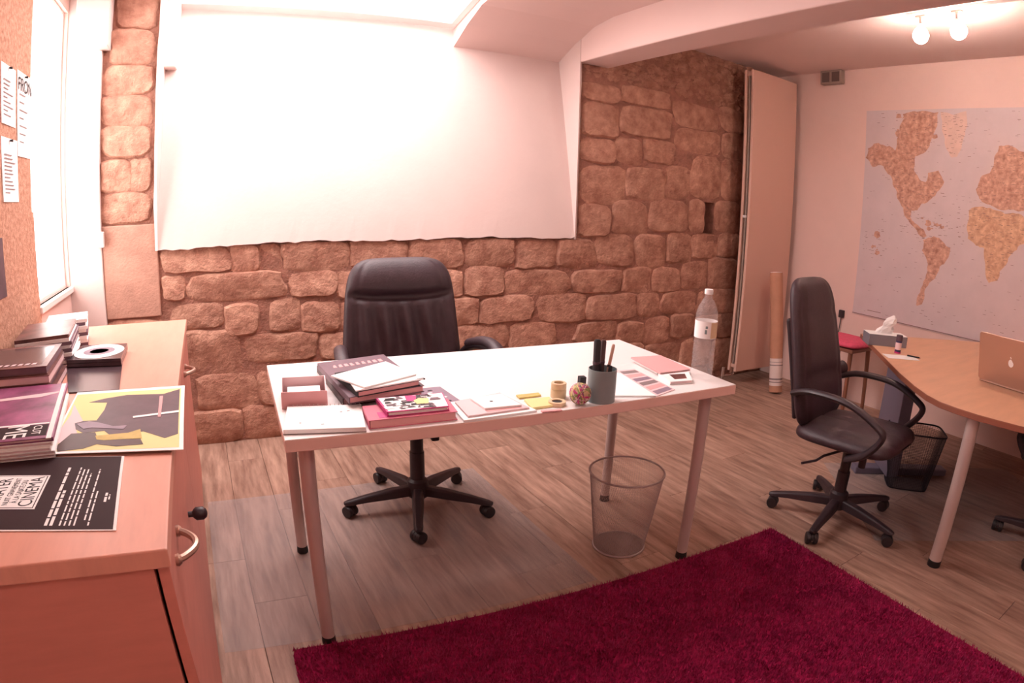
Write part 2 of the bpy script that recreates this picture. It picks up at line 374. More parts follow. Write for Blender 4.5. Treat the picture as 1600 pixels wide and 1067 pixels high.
# left wall with window opening (x = XL)
WY0, WY1, WZ0, WZ1 = 1.26, 1.895, 0.93, 2.32
g = G().box(XL-0.2, XL, YF-0.1, WY0, -0.08, 2.62).box(XL-0.2, XL, WY1, 2.0, -0.08, 2.62).box(XL-0.2, XL, WY0, WY1, -0.08, WZ0).box(XL-0.2, XL, WY0, WY1, WZ1, 2.62)
struct(g.build('wall_left', 'wall_paint'), 'white painted wall on the left behind the cork board')
w1 = struct(thing('window_1', None, None), 'tall bright overexposed window in the left wall', 'window')
G().box(XL-0.05, XL-0.045, WY0, WY1, WZ0, WZ1).build('pane', 'window_light', w1)
G().box(XL-0.044, XL-0.02, WY0, WY0+0.02, WZ0, WZ1).box(XL-0.044, XL-0.02, WY1-0.02, WY1, WZ0, WZ1).box(XL-0.044, XL-0.02, WY0+0.02, WY1-0.02, WZ0, WZ0+0.02).box(XL-0.044, XL-0.02, WY0+0.02, WY1-0.02, WZ1-0.02, WZ1).build('window_frame', 'white_metal', w1, bevel=0.004)
G().box(XL-0.02, XL+0.02, WY0-0.02, WY1+0.015, WZ0-0.03, WZ0).build('window_sill', 'white_metal', w1, bevel=0.005)
# right and front walls
struct(G().box(XR, XR+0.12, YF-0.1, 2.05, -0.08, 2.62).build('wall_right', 'wall_paint'), 'pale pinkish painted wall on the right carrying the map')
struct(G().box(XL-0.1, XR+0.1, YF-0.12, YF, -0.08, 2.62).build('wall_front', 'wall_paint'), 'plain painted wall behind the camera')
# ceiling: high left part with cove and skylight shaft, beam, right part
BX0, BX1, BZ = 2.08, 2.325, 2.262
OX0, OX1, OY = -0.435, 1.30, 0.70  # OY stretches the skylight's unseen part into the room to brighten the desk
def cove(x0, x1, g):
    pr = [(YF, 2.50), (1.55, 2.50), (1.75, 2.475), (1.95, 2.40), (2.20, 2.275)]
    for (ya, za), (yb, zb) in zip(pr[:-1], pr[1:]):
        g.add([(x0, ya, za), (x1, ya, za), (x1, yb, zb), (x0, yb, zb), (x0, ya, 2.8), (x1, ya, 2.8), (x1, yb, 2.8), (x0, yb, 2.8)],
              [(0, 1, 2, 3), (4, 7, 6, 5), (0, 4, 5, 1), (1, 5, 6, 2), (2, 6, 7, 3), (3, 7, 4, 0)])
g = G(); cove(OX1, BX0+0.03, g); cove(XL-0.1, OX0-0.005, g)
g.box(OX0-0.005, OX1, YF, OY, 2.50, 2.8)
g.box(BX1-0.03, XR+0.12, YF-0.1, 2.2, 2.56, 2.8)
ce = struct(g.build('ceiling', 'ceiling_paint'), 'pale ceiling stepped by a beam, with a skylight shaft on the left', 'ceiling')
G().box(BX0, BX1, YF, 1.955, BZ, 2.7).build('beam', 'ceiling_paint', ce, bevel=0.008)
G().add([(-0.86, 1.80, 2.215), (-0.76, 1.80, 2.125), (-0.695, 1.80, 2.13), (-0.69, 1.80, 2.6), (-0.86, 1.80, 2.6), (-0.86, 1.93, 2.215), (-0.76, 1.93, 2.125), (-0.695, 1.93, 2.13), (-0.69, 1.93, 2.6), (-0.86, 1.93, 2.6)],
        [(0, 1, 2, 3, 4), (9, 8, 7, 6, 5), (0, 5, 6, 1), (1, 6, 7, 2), (2, 7, 8, 3), (3, 8, 9, 4), (4, 9, 5, 0)]).build('boxed_pipe', 'plaster', ce, bevel=0.004)
# skylight in the shaft
w2 = struct(thing('window_2', None, None), 'bright skylight pane above the plastered light well', 'window')
def pz(y): return 2.445+(2.14-y)*0.24
ya, yb = 2.17, OY-0.02
G().add([(OX0, yb, pz(yb)+0.02), (OX1, yb, pz(yb)+0.02), (OX1, ya, pz(ya)+0.02), (OX0, ya, pz(ya)+0.02)], [(0, 1, 2, 3)]).build('pane', 'sky_light', w2)
def rail(x0, x1, y0, y1):
    G().add([(x0, y0, pz(y0)-0.02), (x1, y0, pz(y0)-0.02), (x1, y1, pz(y1)-0.02), (x0, y1, pz(y1)-0.02), (x0, y0, pz(y0)+0.019), (x1, y0, pz(y0)+0.019), (x1, y1, pz(y1)+0.019), (x0, y1, pz(y1)+0.019)],
            [(0, 3, 2, 1), (4, 5, 6, 7), (0, 1, 5, 4), (1, 2, 6, 5), (2, 3, 7, 6), (3, 0, 4, 7)]).build('window_rail', 'white_metal', w2, bevel=0.004)
rail(OX0, OX1-0.0, 2.09, 2.16); rail(OX1-0.045, OX1, yb, 2.09); rail(OX0, OX0+0.045, yb, 2.09)
# thin cable conduit in the left corner of the stone wall, with a small junction box
tr = struct(thing('trim_1', None, None), 'thin white cable conduit down the left edge of the stone wall', 'trim')
G().box(-0.752, -0.735, 1.885, 1.906, 1.20, 2.12).build('conduit', 'white_metal', tr, bevel=0.003)
G().box(-0.765, -0.718, 1.865, 1.906, 1.12, 1.20).build('junction_box', 'white_metal', tr, bevel=0.004)

# ------------------------------------------------------------------ rug
RX0, RX1, RY0, RY1 = -0.99, 0.99, -0.85, 0.85
rg = thing('rug', 'deep magenta shaggy rug on the floor in front of the white desk', 'rug', (0.885, -0.842, 0), -0.055)
G().prism(rrect(-(RX1-RX0)/2, (RX1-RX0)/2, -(RY1-RY0)/2, (RY1-RY0)/2, 0.03), 0.0005, 0.018).build('backing', 'rug', rg)
NB = 110000
bx = rng.uniform(-(RX1-RX0)/2, (RX1-RX0)/2, NB); by = rng.uniform(-(RY1-RY0)/2, (RY1-RY0)/2, NB)
an = rng.uniform(0, 2*np.pi, NB); hh = rng.uniform(0.012, 0.022, NB); ww = rng.uniform(0.0018, 0.0034, NB); tl = rng.uniform(-0.007, 0.007, (NB, 2))
V = np.empty((NB, 3, 3), np.float32)
V[:, 0] = np.stack([bx-np.cos(an)*ww, by-np.sin(an)*ww, np.full(NB, 0.014)], 1)
V[:, 1] = np.stack([bx+np.cos(an)*ww, by+np.sin(an)*ww, np.full(NB, 0.014)], 1)
V[:, 2] = np.stack([bx+tl[:, 0], by+tl[:, 1], 0.014+hh], 1)
me = bpy.data.meshes.new('pile'); me.vertices.add(NB*3); me.vertices.foreach_set('co', V.ravel())
me.loops.add(NB*3); me.loops.foreach_set('vertex_index', np.arange(NB*3, dtype=np.int32))
me.polygons.add(NB); me.polygons.foreach_set('loop_start', np.arange(0, NB*3, 3, dtype=np.int32)); me.update(calc_edges=True)
o = put('pile', me, 'rug_pile', rg); o['kind'] = 'stuff'

# ------------------------------------------------------------------ chair mats
def mat_sheet(poly, label):
    c = cen(poly); m = thing('chair_mat', label, 'mat', (c[0], c[1], 0))
    G().prism(rel(poly, c), 0.0003, 0.0012).build('sheet', 'mat_clear', m)
mat_sheet([(-0.265, 1.19), (1.06, 1.17), (1.05, 0.055), (-0.265, 0.12)], 'thin clear plastic mat on the floor under the white desk chair')
mat_sheet([(2.83, 0.30), (3.83, -0.49), (3.27, -1.19), (2.27, -0.40)], 'thin clear plastic mat on the floor under the wooden desk')

# ------------------------------------------------------------------ cabinet on the left
CF = -0.28
cb = thing('cabinet', 'long low reddish wood cabinet with metal bow handles along the left wall', 'cabinet', (-0.6, 0.43, 0))
ox, oy = -0.6, 0.43
CY0, CY1 = -0.575, 1.43
G().box(XL+0.005-ox, CF+0.005-ox, CY0-oy, CY1-oy, 0.765, 0.80).build('top', 'cab_top', cb, bevel=0.003)
G().box(XL+0.01-ox, CF-0.026-ox, CY0+0.012-oy, CY0+0.034-oy, 0.0, 0.765).build('side_panel', 'cab_wood', cb, bevel=0.0015)
G().box(XL+0.01-ox, CF-0.026-ox, CY1-0.034-oy, CY1-0.012-oy, 0.0, 0.765).build('side_panel', 'cab_wood', cb, bevel=0.0015)
G().box(XL+0.01-ox, XL+0.02-ox, CY0+0.034-oy, CY1-0.034-oy, 0.05, 0.765).build('back_panel', 'cab_wood', cb)
G().box(CF-0.06-ox, CF-0.045-ox, CY0+0.034-oy, CY1-0.034-oy, 0.0, 0.065).build('plinth', 'cab_wood', cb)
G().box(XL+0.02-ox, CF-0.03-ox, CY0+0.034-oy, CY1-0.034-oy, 0.065, 0.085).build('bottom_panel', 'cab_wood', cb)
def bow_handle(par, y, z, length=0.11):
    pts = []
    for k in range(13):
        t = k/12; pts.append((0.004+0.036*math.sin(math.pi*t)**0.8, y+length*(t-0.5), z))
    h = G().tube(pts, 0.0075, 8, flat=1.0).build('handle', 'steel', par, smooth=True)
    for s in (-1, 1):
        G().lathe([(0.0, 0), (0.011, 0.0), (0.012, 0.006), (0.007, 0.012), (0.0, 0.012)], 12).build('handle_foot', 'steel', h, smooth=True).matrix_local = Matrix.Translation((0.0, y+s*length/2, z)) @ Matrix.Rotation(math.pi/2, 4, 'Y')
    return h
DY = [CY0+0.012, 0.43, CY1-0.012]
for i in range(2):
    d = G().box(-0.020, 0.0, DY[i]-oy+0.002, DY[i+1]-oy-0.002, 0.068, 0.758).build('door', 'cab_wood', cb, bevel=0.0015, loc=(CF-ox, 0, 0))
    yy = (-0.39, 0.90)[i]
    bow_handle(d, yy-oy, 0.70)
lk = G().tube([(0.0, 0, 0), (0.012, 0, 0), (0.016, 0, 0), (0.022, 0, 0), (0.042, 0, 0), (0.05, 0, 0), (0.053, 0, 0)], [0.008, 0.008, 0.013, 0.018, 0.018, 0.012, 0.004], 14)
o = lk.build('key', 'plastic_black', cb, smooth=True, loc=(CF-ox, 0.06-oy, 0.53))

# ------------------------------------------------------------------ main desk
DYAW = -0.0484
dk = thing('desk', 'white topped desk on four round metal legs in the middle of the room', 'desk', (0, 0, 0), DYAW)
DL, DD, ZT, TH = 1.49, 0.747, 0.734, 0.034
G().box(0, DL, 0, DD, ZT-TH, ZT-0.0015).build('edge_band', 'desk_edge', dk, bevel=0.002)
G().box(0.0015, DL-0.0015, 0.0015, DD-0.0015, ZT-0.0015, ZT).build('desktop', 'desk_white', dk)
for lx in (0.062, DL-0.062):
    for ly in (0.088, DD-0.088):
        l = G().lathe([(0.0205, 0.03), (0.0225, ZT-TH-0.006)], 24).build('leg', 'leg_metal', dk, smooth=True, loc=(lx, ly, 0))
        G().lathe([(0.021, 0.0), (0.0225, 0.002), (0.0225, 0.012), (0.0205, 0.03)], 24).build('foot', 'foot_black', l, smooth=True)
        G().lathe([(0.05, ZT-TH-0.006), (0.05, ZT-TH)], 20).build('mounting_plate', 'leg_metal', l)

# ------------------------------------------------------------------ office chairs
def cushion(W0, W1, H, T, nu=28, nv=34, e=5.0, ff=None, curve=0.0, back=0.6, name='c'):
    g = G(); v = []; f = []
    def row(j):
        t = -1+2*j/nv; t = math.copysign(1-(1-abs(t))**1.6, t); return t*0.9995
    for side in (0, 1):
        for j in range(nv+1):
            t = row(j); hw = (W0+(W1-W0)*(t+1)/2)*(1-abs(t)**e)**(1/e)
            for i in range(nu+1):
                u = -1+2*i/nu; u = math.copysign(1-(1-abs(u))**1.5, u)
                th = T*max(0.0, (1-abs(u)**4)*(1-abs(t)**8))**0.5
                x = u*hw; y = curve*(x*x)
                if side == 0:
                    d = th+(ff(u, t)*min(1.0, th/T*1.2) if ff else 0); y -= d
                else: y += th*back
                v.append((x, y, t*H))
    n = (nv+1)*(nu+1)
    for j in range(nv):
        for i in range(nu):
            a = j*(nu+1)+i; f.append((a, a+1, a+nu+2, a+nu+1)); f.append((n+a, n+a+nu+1, n+a+nu+2, n+a+1))
    g.add(v, f)
    return g
def weld(o):
    bm = bmesh.new(); bm.from_mesh(o.data); bmesh.ops.remove_doubles(bm, verts=bm.verts, dist=0.0006); bmesh.ops.recalc_face_normals(bm, faces=bm.faces); bm.to_mesh(o.data); bm.free()
    o.data.polygons.foreach_set('use_smooth', [True]*len(o.data.polygons)); return o
def ff_exec(u, v):
    d = 0.016*math.exp(-((v-0.66)/0.2)**2)*(1-u**4)-0.042*math.exp(-((v-0.42-0.05*u*u)/0.05)**2)*(1-abs(u)**6) - 0.034*math.exp(-((v+0.60-0.05*u*u)/0.06)**2)*(1-abs(u)**6)
    if -0.6 < v < 0.42:
        k = math.sin((v+0.6)/1.02*math.pi)
        d += 0.017*k*math.sin(u*17+math.sin(v*4)*0.8)*(1-abs(u)**2)**0.6
    d -= 0.006*math.exp(-((abs(u)-0.80)/0.05)**2)
    return d
def ff_plain(u, v):
    return -0.008*math.exp(-((v-0.5)/0.07)**2)*(1-u**6)-0.008*math.exp(-((v+0.35)/0.07)**2)*(1-u**6)-0.006*math.exp(-((abs(u)-0.75)/0.06)**2)
def ff_seat(u, v):
    return -0.007*math.exp(-(u/0.03)**2)-0.007*math.exp(-((v-0.1)/0.04)**2)-0.006*math.exp(-((abs(u)-0.7)/0.05)**2)
LEGM = {}
def star_base(root, angs, R_=0.31, hz=0.105, rad=1.0):
    G().lathe([(0.045, hz-0.045), (0.048, hz-0.02), (0.045, hz+0.03), (0.034, hz+0.04)], 20).build('hub', 'plastic_black', root, smooth=True)
    for a in angs:
        if 'leg' not in LEGM:
            v = []; f = []; st = [(0.03, 0.026, 0.112, 0.07), (0.12, 0.026, 0.108, 0.068), (0.24, 0.021, 0.092, 0.064), (0.315, 0.019, 0.078, 0.058), (0.335, 0.012, 0.072, 0.060)]
            for x, w, zt, zb in st: v += [(x, -w, zb), (x, w, zb), (x, w*0.8, zt-0.006), (x, w*0.5, zt), (x, -w*0.5, zt), (x, -w*0.8, zt-0.006)]
            for j in range(len(st)-1):
                for k in range(6): f.append((j*6+k, j*6+(k+1) % 6, j*6+6+(k+1) % 6, j*6+6+k))
            f += [tuple(range(6)), tuple((len(st)-1)*6+k for k in range(5, -1, -1))]
            l = G().add(v, f).build('base_leg', 'plastic_black', root, bevel=0.003); LEGM['leg'] = l.data
            g = G().tube([(0, 0, 0.045), (0, 0, 0.075)], 0.008, 8)
            hood = [(0.026*math.cos(t), 0.026*math.sin(t)+0.028) for t in [math.radians(d) for d in range(-20, 201, 20)]]
            g.add([(x, -0.007, z) for x, z in hood]+[(x, 0.007, z) for x, z in hood], [tuple(range(len(hood))), tuple(range(2*len(hood)-1, len(hood)-1, -1))]+[(k, k+1, len(hood)+k+1, len(hood)+k) for k in range(len(hood)-1)])
            for s in (-1, 1):
                y0, y1 = (s*0.009, s*0.026)
                pv = []; pf = []; n = 18
                for rr, yy in ((0.018, y0), (0.0265, y0), (0.0275, (y0+y1)/2), (0.025, y1), (0.012, y1+s*0.001)):
                    pv += [(rr*math.cos(2*math.pi*k/n), yy, 0.0275+rr*math.sin(2*math.pi*k/n)) for k in range(n)]
                for j in range(4):
                    for k in range(n): pf.append((j*n+k, j*n+(k+1) % n, j*n+n+(k+1) % n, j*n+n+k))
                pf += [tuple(range(n)), tuple(4*n+k for k in range(n))]
                g.add(pv, pf)
            c = g.build('caster', 'wheel', l, smooth=True); LEGM['caster'] = c.data
        else:
            l = put('base_leg', LEGM['leg'], None, root, bevel=0.003); c = put('caster', LEGM['caster'], None, l, smooth=False)
        l.rotation_euler[2] = a
        c.location = (R_, 0.0, 0.0); c.rotation_euler[2] = random.uniform(0, 6.28)
def bez(pts, n=24):
    # Catmull-Rom through the points
    P = [Vector(p) for p in pts]; out = []
    for i in range(len(P)-1):
        p0, p1, p2, p3 = P[max(i-1, 0)], P[i], P[i+1], P[min(i+2, len(P)-1)]
        for k in range(n//(len(P)-1)+1):
            t = k/(n//(len(P)-1)+1)
            out.append(0.5*((2*p1)+(-p0+p2)*t+(2*p0-5*p1+4*p2-p3)*t*t+(-p0+3*p1-3*p2+p3)*t**3))
    out.append(P[-1]); return out

# --- leather executive chair behind the white desk (faces -y)
ch = thing('office_chair', 'padded black leather executive chair behind the white desk against the stone wall', 'chair', (0.66, 0.87, 0.0013), math.radians(-4))
R4 = math.radians(4)
star_base(ch, [math.radians(a)+R4 for a in (178, 250, 322, 34, 106)])
G().lathe([(0.032, 0.10), (0.032, 0.27), (0.028, 0.272), (0.028, 0.40)], 20).build('gas_column', 'plastic_black', ch, smooth=True)
G().box(-0.09, 0.09, -0.12, 0.12, 0.385, 0.42).box(0.05, 0.085, -0.06, 0.02, 0.33, 0.39).build('tilt_mechanism', 'plastic_black', ch, bevel=0.008)
s = weld(cushion(0.26, 0.26, 0.26, 0.065, e=4.5, ff=ff_seat, back=0.6).build('seat', 'leather', ch)); s.rotation_euler = (math.radians(-90), 0, 0); s.location = (0, 0.0, 0.455)
s = weld(cushion(0.285, 0.235, 0.30, 0.062, nu=56, nv=56, e=5.0, ff=ff_exec, curve=-0.35, back=0.65).build('backrest', 'leather', ch)); s.rotation_euler = (math.radians(-9), 0, 0); s.location = (0.0, 0.265, 0.76)
G().box(-0.16, 0.16, 0.0, 0.03, -0.22, 0.2).build('back_shell', 'plastic_black', ch, bevel=0.015, loc=(0, 0.30, 0.74)).rotation_euler = (math.radians(-9), 0, 0)
for sd in (-1, 1):
    p = bez([(sd*0.27, 0.24, 0.60), (sd*0.29, 0.12, 0.685), (sd*0.315, -0.04, 0.705), (sd*0.32, -0.17, 0.665), (sd*0.31, -0.24, 0.58), (sd*0.27, -0.2, 0.47), (sd*0.20, -0.1, 0.425)])
    a = G().tube(p, 0.019, 12, flat=1.25).build('armrest', 'plastic_black', ch, smooth=True)
    p = bez([(sd*0.285, 0.15, 0.688), (sd*0.305, 0.03, 0.722), (sd*0.316, -0.06, 0.722), (sd*0.318, -0.15, 0.69)])
    G().tube(p, [0.012]+[0.022]*(len(p)-2)+[0.012], 12, flat=1.3).build('arm_pad', 'leather', a, smooth=True)

# --- chair at the wooden desk
def side_chair(label, loc, rz, angs):
    c = thing('office_chair', label, 'chair', loc, rz)
    star_base(c, [math.radians(a)-rz for a in angs])
    G().lathe([(0.030, 0.09), (0.030, 0.24), (0.024, 0.242), (0.024, 0.37)], 20).build('gas_column', 'plastic_black', c, smooth=True)
    G().box(-0.08, 0.08, -0.10, 0.10, 0.355, 0.385).build('tilt_mechanism', 'plastic_black', c, bevel=0.006)
    G().tube([(-0.06, 0.0, 0.36), (-0.17, 0.05, 0.345), (-0.20, 0.07, 0.325), (-0.28, 0.10, 0.325)], 0.006, 8).build('height_lever', 'plastic_black', c, smooth=True)
    G().tube([(0.0, -0.06, 0.36), (0.0, -0.08, 0.34), (0.0, -0.08, 0.285)], 0.018, 12).build('tension_knob', 'plastic_black', c, smooth=True)
    s = weld(cushion(0.245, 0.235, 0.245, 0.055, e=4.5, ff=ff_seat, back=0.6).build('seat', 'leather', c)); s.rotation_euler = (math.radians(-92), 0, 0); s.location = (0, -0.02, 0.425)
    s = weld(cushion(0.245, 0.205, 0.33, 0.05, e=5.0, ff=ff_plain, curve=-0.3, back=0.7).build('backrest', 'leather', c)); s.rotation_euler = (math.radians(-13), 0, 0); s.location = (0, 0.265, 0.752)
    G().box(-0.15, 0.15, 0.0, 0.025, -0.25, 0.2).build('back_shell', 'plastic_black', c, bevel=0.012, loc=(0, 0.288, 0.70)).rotation_euler = (math.radians(-13), 0, 0)
    G().tube([(0.2, 0.24, 0.63), (0.28, 0.22, 0.64)], [0.03, 0.035], 14).build('arm_bracket', 'plastic_black', c, smooth=True)
    for sd in (-1, 1):
        p = bez([(sd*0.24, 0.22, 0.60), (sd*0.265, 0.12, 0.632), (sd*0.275, -0.06, 0.63), (sd*0.275, -0.2, 0.575), (sd*0.27, -0.235, 0.53), (sd*0.26, -0.17, 0.44), (sd*0.22, -0.08, 0.385)], 36)
        G().tube(p, 0.0145, 10, flat=1.5).build('armrest', 'plastic_black', c, smooth=True)
    return c
side_chair('black leather swivel chair with loop arms seen from the side before the wooden desk', (2.287, -0.145, 0.0013), math.radians(8), (51, 123, 195, 267, 339))
side_chair('black swivel chair tucked under the wooden desk at the right picture edge', (2.93, -1.07, 0.0013), math.radians(172), (96, 147+21, 240, 312, 24))

# ------------------------------------------------------------------ wire waste baskets
def wire_skin(name, ring, z0, z1, n, m, par, mat, th):
    v = []; f = []
    for j in range(m+1):
        t = j/m
        for k in range(n):
            x, y = ring(2*math.pi*k/n, t); v.append((x, y, z0+(z1-z0)*t))
    for j in range(m):
        for k in range(n): f.append((j*n+k, j*n+(k+1) % n, j*n+n+(k+1) % n, j*n+n+k))
    o = G().add(v, f).build(name, mat, par); w = o.modifiers.new('wire', 'WIREFRAME'); w.thickness = th; w.use_even_offset = False
    return o
wbk = thing('waste_basket', 'round grey wire mesh waste basket on the floor beside the white desk leg', 'basket', (1.270, 0.225, 0))
wire_skin('mesh_side', lambda a, t: ((0.102+0.043*t)*math.cos(a+0.6*t), (0.102+0.043*t)*math.sin(a+0.6*t)), 0.008, 0.333, 110, 46, wbk, 'bin_wire', 0.0013)
G().tube([(0.146*math.cos(a), 0.146*math.sin(a), 0.335) for a in [2*math.pi*k/48 for k in range(48)]], 0.0042, 8, closed=True).build('rim', 'bin_wire', wbk, smooth=True)
G().tube([(0.103*math.cos(a), 0.103*math.sin(a), 0.005) for a in [2*math.pi*k/48 for k in range(48)]], 0.005, 8, closed=True).build('base_ring', 'bin_wire', wbk, smooth=True)
v = [(0, 0, 0.012)]; 
g = G()
for k in range(-12, 13):
    c_ = k*0.008; h_ = math.sqrt(max(0, 0.1**2-c_*c_))
    if h_ > 0.005:
        g.box(c_-0.0012, c_+0.0012, -h_, h_, 0.010, 0.0112).box(-h_, h_, c_-0.0012, c_+0.0012, 0.0112, 0.0124)
g.build('base_mesh', 'bin_wire', wbk)
BR = math.radians(-52)
wb2 = thing('waste_bin', 'dark rectangular wire mesh bin on the floor under the wooden desk', 'bin', (2.99, -0.17, 0.0013), BR)
def rr(a, t):
    s = 0.74+0.26*t; c_, s_ = math.cos(a), math.sin(a); e = 6
    q = (abs(c_)**e+abs(s_)**e)**(-1/e); return (0.155*c_*q*s, 0.115*s_*q*s)
wire_skin('mesh_side', rr, 0.006, 0.318, 84, 36, wb2, 'bin_black', 0.0022)
G().tube([(*rr(2*math.pi*k/60, 1.0), 0.32) for k in range(60)], 0.005, 8, closed=True).build('rim', 'bin_black', wb2, smooth=True)
G().prism([rr(2*math.pi*k/40, 0.0) for k in range(40)], 0.001, 0.008).build('base', 'bin_black', wb2)

# ------------------------------------------------------------------ wooden desk on the right
Z2 = 0.69
d2 = thing('desk', 'wood topped corner desk with curved front edge below the world map', 'desk', (3.2, -0.4, 0))
dc = (3.2, -0.4)
poly = [(3.278, 0.453), (2.545, -0.205), (2.389, -0.362), (2.305, -0.462), (2.262, -0.54), (2.247, -0.63), (2.245, -0.72), (2.256, -0.80), (2.275, -0.90), (2.32, -0.99), (2.40, -1.06), (2.52, -1.10), (2.75, -1.12), (4.135, -1.12), (4.135, -0.12)]
G().prism(rel(poly, dc), Z2-0.026, Z2-0.001).build('edge_band', 'desk2_edge', d2, bevel=0.002)
G().prism(rel(inset(poly, 0.002), dc), Z2-0.001, Z2).build('desktop', 'desk2_wood', d2)
for lx, ly in ((2.30, -0.69), (4.05, -1.03)):
    l = G().lathe([(0.027, 0.03), (0.027, Z2-0.026)], 20).build('leg', 'leg_metal', d2, smooth=True, loc=(lx-dc[0], ly-dc[1], 0))
    G().lathe([(0.028, 0.0), (0.029, 0.004), (0.029, 0.028), (0.027, 0.03)], 20).build('foot', 'foot_black', l, smooth=True)
ua = math.radians(-42)
G().box(-0.035, 0.035, -0.15, 0.15, 0.04, Z2-0.026).build('support_panel', 'panel_grey', d2, bevel=0.004, loc=(3.02-dc[0], 0.0-dc[1], 0), rz=ua)
G().box(-0.04, 0.04, -0.30, 0.30, 0.0, 0.04).build('support_foot', 'panel_grey', d2, bevel=0.006, loc=(3.12-dc[0], -0.06-dc[1], 0), rz=math.radians(52))

# ------------------------------------------------------------------ radiator, tube, map, vent, lamp
RY = 1.68
rd = thing('radiator', 'tall flat beige panel radiator standing in the corner by the stone wall', 'radiator', (3.79, RY, 0.11))
G().box(-0.265, 0.30, 0.0, 0.024, 0.0, 2.36).build('front_panel', 'radiator', rd, bevel=0.006, seg=3)
G().box(-0.275, 0.29, 0.062, 0.085, 0.0, 2.36).build('rear_panel', 'radiator', rd, bevel=0.006, seg=3)
for z_ in (0.03, 2.31):
    G().box(-0.262, 0.29, 0.024, 0.062, z_, z_+0.03).build('header_pipe', 'radiator', rd, bevel=0.004)
G().tube([(-0.258, 0.042, 0.06), (-0.258, 0.042, 2.31)], 0.009, 10).build('side_pipe', 'grey_plastic', rd, smooth=True)
G().box(-0.275, -0.245, 0.028, 0.058, 1.20, 1.22).build('clip', 'white_metal', rd)
for z_ in (0.35, 2.0):
    for xb in (-0.1, 0.08): G().box(xb, xb+0.05, 0.085, 0.225, z_, z_+0.05).build('wall_bracket', 'white_metal', rd)
vv = G().tube([(-0.24, 0.045, 0.03), (-0.24, 0.045, -0.03), (-0.30, 0.045, -0.03), (-0.37, 0.045, -0.03)], 0.009, 10).build('valve_pipe', 'chrome', rd, smooth=True)
G().tube([(-0.37, 0.045, -0.03), (-0.37, 0.045, 0.045)], [0.018, 0.015], 12).tube([(-0.37, 0.045, -0.03), (-0.37, 0.045, -0.11)], 0.007, 8).build('valve', 'chrome', rd, smooth=True)

tu = thing('poster_tube', 'brown cardboard tube with white label leaning on the radiator', 'tube', (3.70, 1.38, 0.0))
ax = Vector((0.035, 0.155, 0.915)); axn = ax.normalized()
def ring_tube(a, b, r, name, mat, par, n=28):
    return G().tube([axn*a, axn*b], r, n).build(name, mat, par, smooth=True)
Q = Matrix.Translation((0, 0, 0.01))
ring_tube(0.01, 0.925, 0.052, 'body', 'cardboard', tu); ring_tube(0.924, 0.93, 0.046, 'end_cap', 'white_metal', tu)
lb = ring_tube(0.06, 0.27, 0.0526, 'label', 'sticker', tu)
for a, b in ((0.085, 0.092), (0.105, 0.118), (0.215, 0.222), (0.24, 0.244)):
    ring_tube(a, b, 0.0529, 'label_stripe', 'ink_grey', lb)

